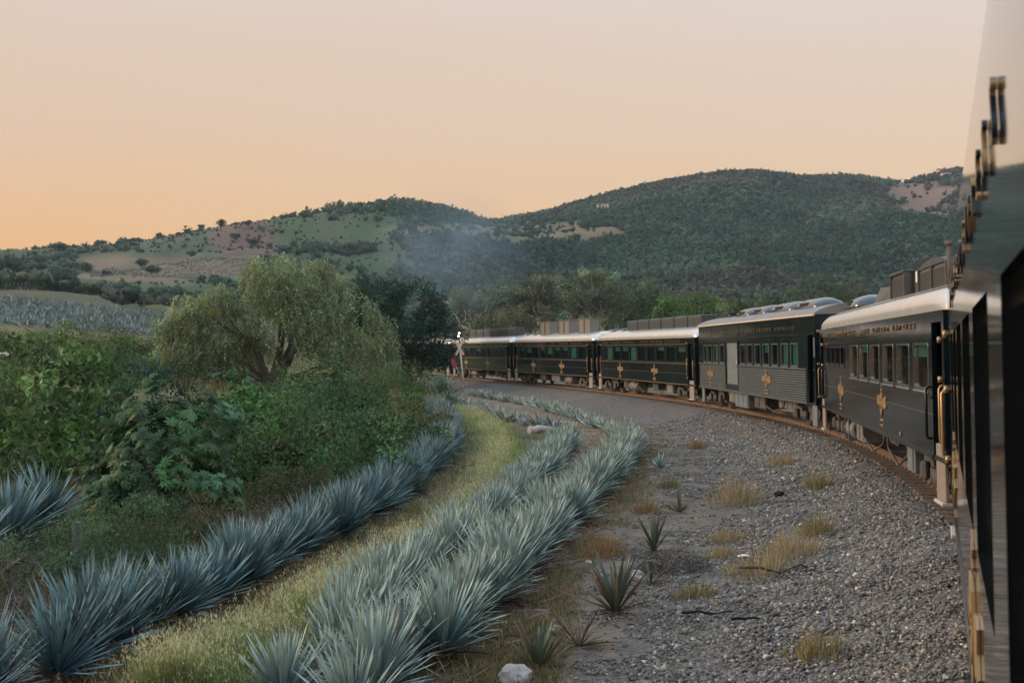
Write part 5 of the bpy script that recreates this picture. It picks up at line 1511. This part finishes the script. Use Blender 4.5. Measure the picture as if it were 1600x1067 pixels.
def d_right(px, py, X_, Y_):
    k = sstep(600, 720, px + (fbm(X_ / 50 + 3, Y_ / 50, 3) - .5) * 120) * .97 + sstep(420, 520, px) * sstep(.47, .62, fbm(X_ / 60, Y_ / 60, 3)) * .55 * (px < 700)
    def hole(x0, x1, y0, y1): return ~((px > x0) & (px < x1) & (py > y0) & (py < y1))
    nn = (fbm(X_ / 40, Y_ / 40, 3) - .5) * 40
    ox, oy = nz_(px, py, X_, Y_); px = px + ox; py = py + oy
    me_ = ((px - 815) / 165) ** 2 + ((py - 364 - (px - 815) * .02) / 17) ** 2 + (fbm(X_ / 25, Y_ / 25, 3) - .5) * 1.6
    k = k * np.where(me_ < 1, .06, 1) * np.where((px + nn > 1388) & (px + nn < 1490) & (py > 282) & (py < 345), .05, 1) * hole(895, 960, 327, 335)
    return k
wood(9000, 330, 620, 430, 1750, ico1f, 2.0, 'hill_wood', 'dense green woodland on the lower slope behind the train', d_right)
wood(54000, 600, 1330, 400, 1640, octf, 2.3, 'hill_wood', 'hazy green woodland covering the upper hills to the ridge', d_right)
def d_left(px, py, X_, Y_):
    k = sstep(.52, .66, fbm(X_ / 30 + 4, Y_ / 30, 3)) * .55
    return k * sstep(470, 400, px) * ~((px > 120) & (px < 405) & (py > 396) & (py < 440)) * np.where((px > 200) & (py < 400), .12, 1)
wood(9000, 340, 900, -250, 470, ico1f, 1.7, 'hill_scrub', 'scattered scrub dotting the dry left hill', d_left)

wood(9000, 360, 900, -200, 700, octf, .8, 'hill_scrub', 'small low bushes speckling the left hill', lambda px, py, X_, Y_: (.25 + .6 * sstep(.45, .6, fbm(X_ / 40 + 9, Y_ / 40, 3))) * ~((px > 120) & (px < 405) & (py > 396) & (py < 440)))
# houses on the hill
def house(px, Y_, w_, d_, h, label, wallm):
    p = at(px, Y_); z0 = gz(p)
    t = thing('house', label, 'house', (p[0], p[1], z0 - .3))
    mb = MB(); mb.box(-w_ / 2, w_ / 2, -d_ / 2, d_ / 2, 0, h); mb.build('wall', wallm, t)
    mb = MB(); mb.prism([(-d_ / 2 - .4, h + .003), (d_ / 2 + .4, h + .003), (0, h + d_ * .22)], 'x', -w_ / 2 - .4, w_ / 2 + .4); mb.build('roof', M_tile, t)
    for k in (-.28, .28):
        mb = MB(); mb.box(w_ * k - .7, w_ * k + .7, -d_ / 2 - .06, -d_ / 2 - .003, h * .4, h * .78); mb.build('window', M_glass, t)
    mb = MB(); mb.box(-.6, .6, -d_ / 2 - .06, -d_ / 2 - .003, .3, h * .8); mb.build('door', M_wood, t)
house(942, 1140, 10, 7, 4.0, 'tiny white house on a bare terrace of the right hill', M_white)
house(1478, 1270, 16, 8, 4.5, 'pale house on the crest at the right, left of the near coach', M_plaster)
house(1483, 1215, 14, 6, 3.2, 'low pale shed below the crest above the reddish clearing', M_white)

# ------------------------------------------------------------------ grass
def blades(P, h, wd, base, lean=.35, r=rng, hue=.1, var=.25):
    n = len(P); D = np.column_stack([r.normal(0, lean, n), r.normal(0, lean, n), np.ones(n)])
    return leaves(P, D, h, wd, vary(base, n, var, hue, r), r, .05)
def strip_points(pix, width, n, bias=0., r=rng):
    w_ = spline([G(*q) for q in pix], .15)
    L = np.concatenate([[0], np.cumsum(np.linalg.norm(np.diff(w_, axis=0), axis=1))])
    wt = np.concatenate([[1], 1 / (w_[1:, 1] ** .8)]); cw = np.cumsum(wt); cw = cw / cw[-1]
    idx = np.interp(r.random(n), cw, np.arange(len(cw)))
    x = np.interp(idx, np.arange(len(w_)), w_[:, 0]); y = np.interp(idx, np.arange(len(w_)), w_[:, 1])
    i = np.clip(idx.astype(int), 0, len(w_) - 2); d = unit(w_[i + 1] - w_[i])
    wd = np.interp(idx / len(w_), np.linspace(0, 1, len(width)), width)
    o = r.normal(bias, .5, n).clip(-1.25, 1.25) * wd
    return np.column_stack([x - d[:, 1] * o, y + d[:, 0] * o]), o / wd
STRIP = [(290, 1115), (398, 1050), (505, 985), (610, 915), (702, 848), (760, 790), (785, 735), (778, 690), (748, 662), (715, 645)]
Q, lat = strip_points(STRIP, [.95, .9, .85, .9, 1.1, 1.5, 1.9], 60000)
kp = fbm(Q[:, 0] * 1.2, Q[:, 1] * 1.2, 3) + (1 - np.abs(lat)) * .3 + rng.normal(0, .05, len(Q)) > .5
Q = Q[kp]; lat = lat[kp]; z = ground_t(Q[:, 0], Q[:, 1])
hh = rng.uniform(.25, .68, len(Q)) * (.6 + .8 * fbm(Q[:, 0] * .8 + 4, Q[:, 1] * .8, 3)) * (1.05 - .35 * np.abs(lat))
Pq = np.column_stack([Q, z])
yel = (rng.random(len(Q)) < .16 + .28 * lat)
parts = [blades(Pq[~yel], hh[~yel], .011, (.20, .27, .085), .32), blades(Pq[yel], hh[yel] * 1.1, .010, (.36, .33, .16), .36)]
tips = Pq + np.column_stack([rng.normal(0, .12, len(Q)), rng.normal(0, .12, len(Q)), hh])
sel = rng.random(len(Q)) < (.26 + .34 * lat)
for _ in range(5):
    m = sel.sum(); D = rand_dir(m) * .55; D[:, 2] += .9
    parts.append(leaves(tips[sel] + np.column_stack([rng.normal(0, .02, m), rng.normal(0, .02, m), rng.uniform(-.14, .05, m)]), D, rng.uniform(.03, .07, m), .009, vary((.60, .56, .33), m, .22, .06)))
V, F, C = cat(parts)
o = link('tall_grass', npmesh('tall_grass', V, F, C), M_grass); tag(o, 'strip of tall seeding yellow green grass between the agave rows', 'grass', kind='stuff')

def cover(poly, n, h, wd, base, name, label, thr=.45, lean=.5, yfrac=.3, ybase=(.24, .18, .09), ns=1.0, zo=0.):
    """low cover scattered over a patch given by its photo outline"""
    poly = np.array(poly, float)
    x0, y0 = poly.min(0); x1, y1 = poly.max(0)
    gx = rng.uniform(x0, x1, n * 3); t = rng.random(n * 3); gy = y0 + (y1 - y0) * t
    ins = np.zeros(len(gx), bool); j = len(poly) - 1
    for i in range(len(poly)):
        c = ((poly[i, 1] > gy) != (poly[j, 1] > gy)) & (gx < (poly[j, 0] - poly[i, 0]) * (gy - poly[i, 1]) / (poly[j, 1] - poly[i, 1] + 1e-9) + poly[i, 0]); ins ^= c; j = i
    gx, gy = gx[ins][:n], gy[ins][:n]
    gx = gx + rng.normal(0, 16, len(gx)); gy = gy + rng.normal(0, 6, len(gy))
    Yg = np.full(len(gx), 30.)
    for _ in range(14):
        zg = ground((gx - 800) / FPX * Yg, Yg); Yn = (CAMZ - zg) * FPX / np.maximum(gy - 547, 4); Yg = .5 * Yg + .5 * np.clip(Yn, 9, 140)
    Xg = (gx - 800) / FPX * Yg
    k = fbm(Xg * ns + 3, Yg * ns, 3) > thr
    Xg, Yg = Xg[k], Yg[k]; m = len(Xg)
    P = np.column_stack([Xg, Yg, ground_t(Xg, Yg) + zo]); ye = rng.random(m) < yfrac
    hs = rng.uniform(.5, 1.2, m) * h * (Yg / 30) ** .25
    ps = [blades(P[~ye], hs[~ye], wd, base, lean), blades(P[ye], hs[ye], wd, ybase, lean)]
    V, F, C = cat([q for q in ps if len(q[0])])
    o = link(name, npmesh(name, V, F, C), M_grass); tag(o, label, 'grass', kind='stuff'); return o
cover([(100, 1067), (420, 905), (600, 815), (715, 720), (760, 700), (730, 800), (480, 960), (250, 1067)], 44000, .24, .014, (.13, .14, .055), 'ground_weeds', 'short dry weeds between the left agave row and the grass strip', .34, .7, .7, (.36, .28, .15))
cover([(560, 1067), (760, 830), (830, 740), (800, 680), (860, 680), (880, 740), (780, 900), (640, 1067)], 30000, .2, .014, (.14, .17, .06), 'ground_weeds', 'short green weeds between the grass strip and pale agaves', .48, .7, .35)
cover([(860, 1067), (900, 900), (1000, 790), (1060, 680), (1000, 640), (850, 610), (740, 600), (720, 625), (860, 665), (960, 720), (930, 800), (800, 960), (700, 1067)], 34000, .17, .014, (.14, .16, .07), 'ground_weeds', 'sparse dry grass along the right edge of the agave rows', .43, .7, .65, (.34, .24, .13))
cover([(0, 940), (0, 700), (200, 640), (420, 620), (620, 620), (690, 640), (660, 740), (560, 800), (400, 880), (250, 945), (100, 990), (0, 1040)], 30000, .30, .032, (.062, .092, .040), 'undergrowth', 'tangled green undergrowth beneath the left bushes', .40, .6, .25, (.17, .125, .065))
cover([(240, 640), (420, 600), (640, 600), (700, 600), (690, 640), (560, 690), (380, 690)], 9000, .28, .06, (.075, .095, .040), 'undergrowth', 'rough weeds in front of the two big trees', .40, .6, .35, (.17, .135, .065))
# yellow meadow below the far field
nM = 26000
pxm = rng.uniform(-250, 640, nM); Ym = np.sqrt(rng.uniform(88 ** 2, 150 ** 2, nM)); Xm = (pxm - 800) / FPX * Ym
km = fbm(Xm / 4, Ym / 4, 3) > .42; Xm, Ym = Xm[km], Ym[km]; zm = ground(Xm, Ym); ye = fbm(Xm / 9 + 3, Ym / 9, 3) + rng.normal(0, .08, len(Xm)) > .5
Pm = np.column_stack([Xm, Ym, zm])
V, F, C = cat([blades(Pm[~ye], rng.uniform(.3, .8, (~ye).sum()), .10, (.085, .10, .038), .4), blades(Pm[ye], rng.uniform(.3, .7, ye.sum()), .10, (.20, .165, .065), .4)])
o = link('meadow_grass', npmesh('meadow_grass', V, F, C), M_grass); tag(o, 'yellowish meadow grass below the distant agave field', 'grass', kind='stuff')

# straw and dead leaf litter lying along the rows
LQ = []
for pix, off in ((LEFT_ROW, -.75), (ROW_A, -.8), (ROW_A, -1.5), (ROW_B, .6)):
    q, lt = strip_points(pix, [.55], 2600, off / .55 * .5); LQ.append(q)
LQ = np.concatenate(LQ); nl_ = len(LQ); zz_ = ground_t(LQ[:, 0], LQ[:, 1]) + rng.uniform(.005, .04, nl_)
D = rand_dir(nl_); D[:, 2] = rng.normal(.05, .12, nl_)
V, F, C = leaves(np.column_stack([LQ, zz_]), D, rng.uniform(.12, .55, nl_), rng.uniform(.008, .022, nl_), vary((.26, .185, .12), nl_, .4, .07))
o = link('straw_litter', npmesh('straw_litter', V, F, C), M_dry); tag(o, 'dead straw and leaf litter strewn along the agave rows', 'litter', kind='stuff')

# grass tufts standing singly on the ballast
TU = [(1150, 785, .85, .75, 'large pale tuft of dry grass left of the charred piece on the ballast'), (1280, 775, .55, .42, 'round green and straw tuft nearest the curving rail'), (1225, 735, .7, .35, 'loose straw tuft behind the round one by the rail'), (1140, 840, .55, .26, 'low straw tuft below the large pale one'),
      (1235, 880, .8, .45, 'wide straw tuft right of the white scrap'), (1278, 850, .5, .42, 'upright greenish tuft at the end of the wide straw tuft'), (1190, 905, .8, .4, 'straw tuft in the middle of the gravel right of the scrap'), (1285, 1066, .5, .3, 'green tuft at the bottom edge on the gravel'),
      (1088, 700, .4, .35, 'small orange tuft near the upper gravel edge'), (945, 860, .55, .4, 'orange brown dry tuft beside the pale agave row'), (1090, 930, .5, .22, 'short greenish tuft right of the dark brush'), (1010, 795, .5, .3, 'rusty tuft beside the straggling agaves'), (1045, 755, .55, .3, 'low green tuft below the lone small agave'), (1130, 870, .4, .22, 'small faded tuft left of the white scrap')]
for k, (px, py, w_, h, lab) in enumerate(TU):
    p = G(px, py, .08); r = np.random.default_rng(60 + k); n = 520
    d, s_ = trk_dist([p[0]], [p[1]]); z0 = max(float(ballast_z(d)[0]), gz(p))
    P = np.column_stack([r.normal(0, w_ * .42, n), r.normal(0, w_ * .42, n), np.zeros(n)])
    green = 'green' in lab
    rr_ = np.hypot(P[:, 0], P[:, 1]); hs = 1.25 * h * r.uniform(.35, 1.25, n) * np.exp(-(rr_ / (w_ * .8)) ** 2)
    D = np.column_stack([P[:, 0] / w_ * .7 + r.normal(0, .25, n), P[:, 1] / w_ * .7 + r.normal(0, .25, n), np.ones(n)])
    c = vary((.42, .32, .18) if 'orange' not in lab and 'rusty' not in lab else (.40, .235, .115), n, .25, .06, r)
    g = r.random(n) < (.55 if green else .15); c[g] = vary((.18, .19, .07), g.sum(), .2, .06, r)
    V, F, C = leaves(P, D, hs, .011, c, r, .05)
    tt = thing('grass_tuft', lab, 'grass tuft', (p[0], p[1], z0 - .03), group='grass tufts on the ballast')
    o = link('blade_cluster', npmesh('blade_cluster', V, F, C), M_grass, tt); o['kind'] = 'stuff'

# ------------------------------------------------------------------ rocks, scraps, posts
def rock(name, px, py, s_, m, label, seed, cat_='rock', scl=(1, .8, .6), zo=.0, group=None, sub=3):
    p = G(px, py); bm = bmesh.new(); bmesh.ops.create_icosphere(bm, subdivisions=sub, radius=1)
    for v in bm.verts:
        q = v.co * 1.1 + Vector((seed * 3.1, 0, 0)); v.co *= 1 + mnoise.noise(q * 1.4) * .35 + mnoise.noise(q * 3.3) * .12
        v.co = Vector((v.co.x * scl[0], v.co.y * scl[1], v.co.z * scl[2])) * s_
    me = bpy.data.meshes.new(name); bm.to_mesh(me); bm.free()
    o = link(name, me, m); d, _ = trk_dist([p[0]], [p[1]]); z0 = max(float(ballast_z(d)[0]) if d[0] < 6 else -9, gz(p))
    o.location = (p[0], p[1], z0 + s_ * scl[2] * .35 + zo); o.rotation_euler = (0, 0, seed * 1.3)
    tag(o, label, cat_, group); return o
rock('boulder', 805, 1062, .24, M_rock, 'pale grey boulder at the bottom edge among straw', 1)
rock('stone', 992, 905, .17, M_rock, 'whitish stone behind the straggling agave', 2, scl=(1.1, .8, .7))
rock('stone', 938, 905, .12, M_rock, 'small white stone left of the straggling agave', 3)
rock('stone', 920, 878, .07, M_white, 'tiny white stone beside the orange brown tuft', 4, scl=(1.3, .8, .4))
rock('stone', 1073, 845, .06, M_rock, 'tan stone on the gravel right of the slim agave', 5)
rock('stone', 862, 985, .14, M_rock, 'flat pale stone above the small bottom agave', 8, scl=(1.5, .8, .35))
rock('charred_lump', 1111, 773, .13, M_char, 'flat charred lump left on the gravel', 6, 'debris', (1.3, .8, .4))
rock('charred_lump', 1217, 783, .11, M_char, 'jagged charred lump near the middle of the gravel', 7, 'debris', (1, .8, .75))
p = G(1162, 884); mb = MB(); mb.add([(-.10, -.03, .0), (.0, -.05, .02), (.11, -.02, .0), (.10, .05, .025), (-.02, .04, .035), (-.11, .05, .01)], [(0, 1, 4, 5), (1, 2, 3, 4)])
o = mb.build('paper_scrap', M_white); sf = o.modifiers.new('thickness', 'SOLIDIFY'); sf.thickness = .006
d, _ = trk_dist([p[0]], [p[1]]); o.location = (p[0], p[1], max(float(ballast_z(d)[0]), gz(p)) + .05); tag(o, 'crumpled white scrap lying on the gravel', 'litter')
def log(px, py, L, r_, rot, label, m, name='log', cat_='log', zo=0.):
    p = G(px, py); mb = MB(); rd_ = random.Random(px)
    pts = [Vector((-L / 2 + L * i / 6, rd_.gauss(0, .04) * L, r_ * .8 + rd_.gauss(0, .02) * L)) for i in range(7)]
    mb.tube(pts, [r_ * (1 - .5 * i / 6) for i in range(7)], 8); o = mb.build(name, m)
    d, _ = trk_dist([p[0]], [p[1]]); z0 = max(float(ballast_z(d)[0]) if d[0] < 6 else -9, gz(p)); o.location = (p[0], p[1], z0 + zo); o.rotation_euler = (0, 0, rot)
    tag(o, label, cat_)
log(848, 676, 1.3, .20, .5, 'short pinkish white log lying in the green weeds', M_rock)
log(872, 664, 1.2, .14, .2, 'second pale log just behind the first', M_rock)
log(1250, 915, 2.0, .022, .25, 'thin crooked branch lying across the gravel', M_bark, 'branch', 'branch', .03)
log(1175, 992, .6, .02, .2, 'short dark stick low on the gravel', M_char, 'stick', 'stick', .03)
log(1105, 972, .7, .02, .0, 'short dark stick left of the other one on gravel', M_char, 'stick', 'stick', .03)
log(1165, 735 + 130, .5, .012, .9, 'straw stalk near the white scrap', M_cream, 'stalk', 'stalk', .03)
def post(px, py, h, r_, label, lean=0.):
    p = G(px, py); mb = MB(); n = 8
    mb.tube([(0, 0, -.3), (lean * .4, 0, h * .4), (lean, 0, h)], [r_, r_ * .97, r_ * .9], 8); o = mb.build('fence_post', M_wood); o.location = (p[0], p[1], gz(p)); tag(o, label, 'post', 'old fence posts')
post(122, 905, .92, .085, 'stout weathered fence post in the lower left weeds')
post(655, 690, 1.35, .08, 'slim fence post beside the yellow brown bush', .05)
post(552, 735, 1.1, .08, 'short dark fence post in the scrub above the agave row')
for k in range(9):
    px = 10 + k * 6; p = at(px, 296); mb = MB(); mb.tube([(0, 0, -.2), (0, 0, 1.8)], .09, 6); o = mb.build('fence_post', M_wood); o.location = (p[0], p[1], gz(p)); tag(o, '%s thin fence post from the left before the dark hedge' % ordinal(k + 1), 'post', 'fence posts along the hedge')
# broken trunk at the left edge
p = G(28, 985); t = thing('broken_stump', 'broken dry trunk with a splintered top at the left edge', 'stump', (p[0], p[1], gz(p)))
mb = MB(); limb(mb, (0, 0, -.1), (-.18, .05, .75), .07, .055, .2, 5, random.Random(3)); limb(mb, (-.18, .05, .75), (.12, .0, .98), .05, .02, .1, 4, random.Random(4)); limb(mb, (.05, 0, .0), (-.32, 0, .7), .045, .02, .2, 5, random.Random(5)); mb.build('trunk', M_barkdry if 'M_barkdry' in globals() else M_wood, t)
# low white wall glimpsed at the left edge
p = at(2, 78); z0 = CAMZ - (553 - 547) / FPX * 78; wb = thing('white_board', 'low white board showing at the left edge above the shrub', 'board', (p[0], p[1], gz(p)))
mb = MB(); mb.box(-1.5, .45, -.06, .06, z0 - gz(p) - .12, z0 - gz(p) + .12, .02); mb.build('board', M_white, wb)
for x in (-1.2, .2): mb = MB(); mb.box(x - .05, x + .05, .061, .14, -.2, z0 - gz(p) + .05); mb.build('post', M_wood, wb)

# ------------------------------------------------------------------ level crossing sign
p = at(726, 112); z0 = gz(p)
k = 112 / FPX; lean = (726 - 718) * k
sg = thing('crossing_sign', 'leaning cream railway crossbuck with a small red sign beside the track', 'sign', (p[0], p[1], z0))
H = (600 - 530) * k + .35
mb = MB(); mb.tube([(0, 0, -.2), (-lean * .4, 0, H * .4), (-lean, 0, H)], .075, 10); mb.build('post', M_cream, sg)
for a in (63, -58):
    c, s_ = math.cos(R(a)), math.sin(R(a)); L_ = .68; w_ = .09; y = -.09 if a > 0 else -.125
    mb = MB(); mb.prism([(-lean - L_ * c - w_ * s_, H - .42 - L_ * s_ + w_ * c), (-lean + L_ * c - w_ * s_, H - .42 + L_ * s_ + w_ * c), (-lean + L_ * c + w_ * s_, H - .42 + L_ * s_ - w_ * c), (-lean - L_ * c + w_ * s_, H - .42 - L_ * s_ - w_ * c)], 'y', y - .015, y + .015)
    mb.build('crossbuck_board', M_cream, sg)
mb = MB(); mb.tube([(-lean, 0, H), (-lean - .05, 0, H + .55)], .05, 8); mb.box(-lean - .22, -lean + .12, -.12, .12, H + .48, H + 1.02, .03); hd = mb.build('lamp_housing', M_rubber, sg)
for dz, dx in ((.62, -.08), (.88, -.02)):
    mb = MB(); mb.tube([(-lean + dx, -.122, H + dz), (-lean + dx, -.16, H + dz)], [.075, .06], 12); mb.build('lamp', M_lamp, hd)
mb = MB(); mb.tube([(-.10, -.05, .75), (-.75, -.12, 2.25)], .035, 8); ar = mb.build('sign_arm', M_steel, sg)
mb = MB(); c0 = Vector((-.95, -.14, 2.55)); n_ = 8
mb.prism([(c0.x + .24 * math.cos(2 * math.pi * (q + .5) / n_) - .12 * math.sin(2 * math.pi * (q + .5) / n_), c0.z + .46 * math.sin(2 * math.pi * (q + .5) / n_)) for q in range(n_)], 'y', -.16, -.135); mb.build('red_sign_plate', M_red, ar)

# ------------------------------------------------------------------ engine smoke and evening haze
def volume_mat(name, color, dens, aniso=0.):
    m = bpy.data.materials.new(name); m.use_nodes = True; n = m.node_tree; n.nodes.clear()
    o = n.nodes.new('ShaderNodeOutputMaterial'); v = n.nodes.new('ShaderNodeVolumePrincipled'); v.inputs['Color'].default_value = (*color, 1); v.inputs['Density'].default_value = dens; v.inputs['Anisotropy'].default_value = aniso
    n.links.new(v.outputs[0], o.inputs['Volume']); return m, n, v
bm = bmesh.new(); bmesh.ops.create_icosphere(bm, subdivisions=3, radius=1); me = bpy.data.meshes.new('smoke_plume'); bm.to_mesh(me); bm.free()
Ysm = 215; p = at(705, Ysm); kk = Ysm / FPX
sm_o = link('smoke_plume', me); sm_o.location = (p[0], p[1], CAMZ + (547 - 385) * kk); sm_o.scale = (150 * kk, 14, 140 * kk); sm_o.rotation_euler = (0, R(18), 0)
m, n, v = volume_mat('engine_smoke', (.46, .66, .86), .02)
tcn = n.nodes.new('ShaderNodeTexCoord'); ln = n.nodes.new('ShaderNodeVectorMath'); ln.operation = 'LENGTH'; n.links.new(tcn.outputs['Object'], ln.inputs[0])
mr = n.nodes.new('ShaderNodeMapRange'); mr.inputs['From Min'].default_value = 1.; mr.inputs['From Max'].default_value = .1; mr.interpolation_type = 'SMOOTHSTEP'; n.links.new(ln.outputs['Value'], mr.inputs['Value'])
nz = n.nodes.new('ShaderNodeTexNoise'); nz.inputs['Scale'].default_value = 1.7; nz.inputs['Detail'].default_value = 4; n.links.new(tcn.outputs['Object'], nz.inputs['Vector'])
m2 = n.nodes.new('ShaderNodeMapRange'); m2.inputs['From Min'].default_value = .38; m2.inputs['From Max'].default_value = .72; n.links.new(nz.outputs[0], m2.inputs['Value'])
m3 = n.nodes.new('ShaderNodeMath'); m3.operation = 'MULTIPLY'; n.links.new(mr.outputs[0], m3.inputs[0]); n.links.new(m2.outputs[0], m3.inputs[1])
m4 = n.nodes.new('ShaderNodeMath'); m4.operation = 'MULTIPLY'; m4.inputs[1].default_value = .055; n.links.new(m3.outputs[0], m4.inputs[0]); n.links.new(m4.outputs[0], v.inputs['Density'])
sm_o.data.materials.append(m); tag(sm_o, 'thin blue grey engine smoke drifting above the dark tree', 'smoke', kind='stuff')

zmin = float(Z.min()) - 1.5; ztop = float(Z.max()) + 25
mb = MB(); mb.box(-1800, 1800, -1800, 1800, zmin, ztop); hz = mb.build('haze', None)
m, n, v = volume_mat('evening_haze', (.66, .86, 1.0), .00010); hz.data.materials.append(m)
tag(hz, 'pale blue evening haze filling the valley air', 'haze', kind='stuff')
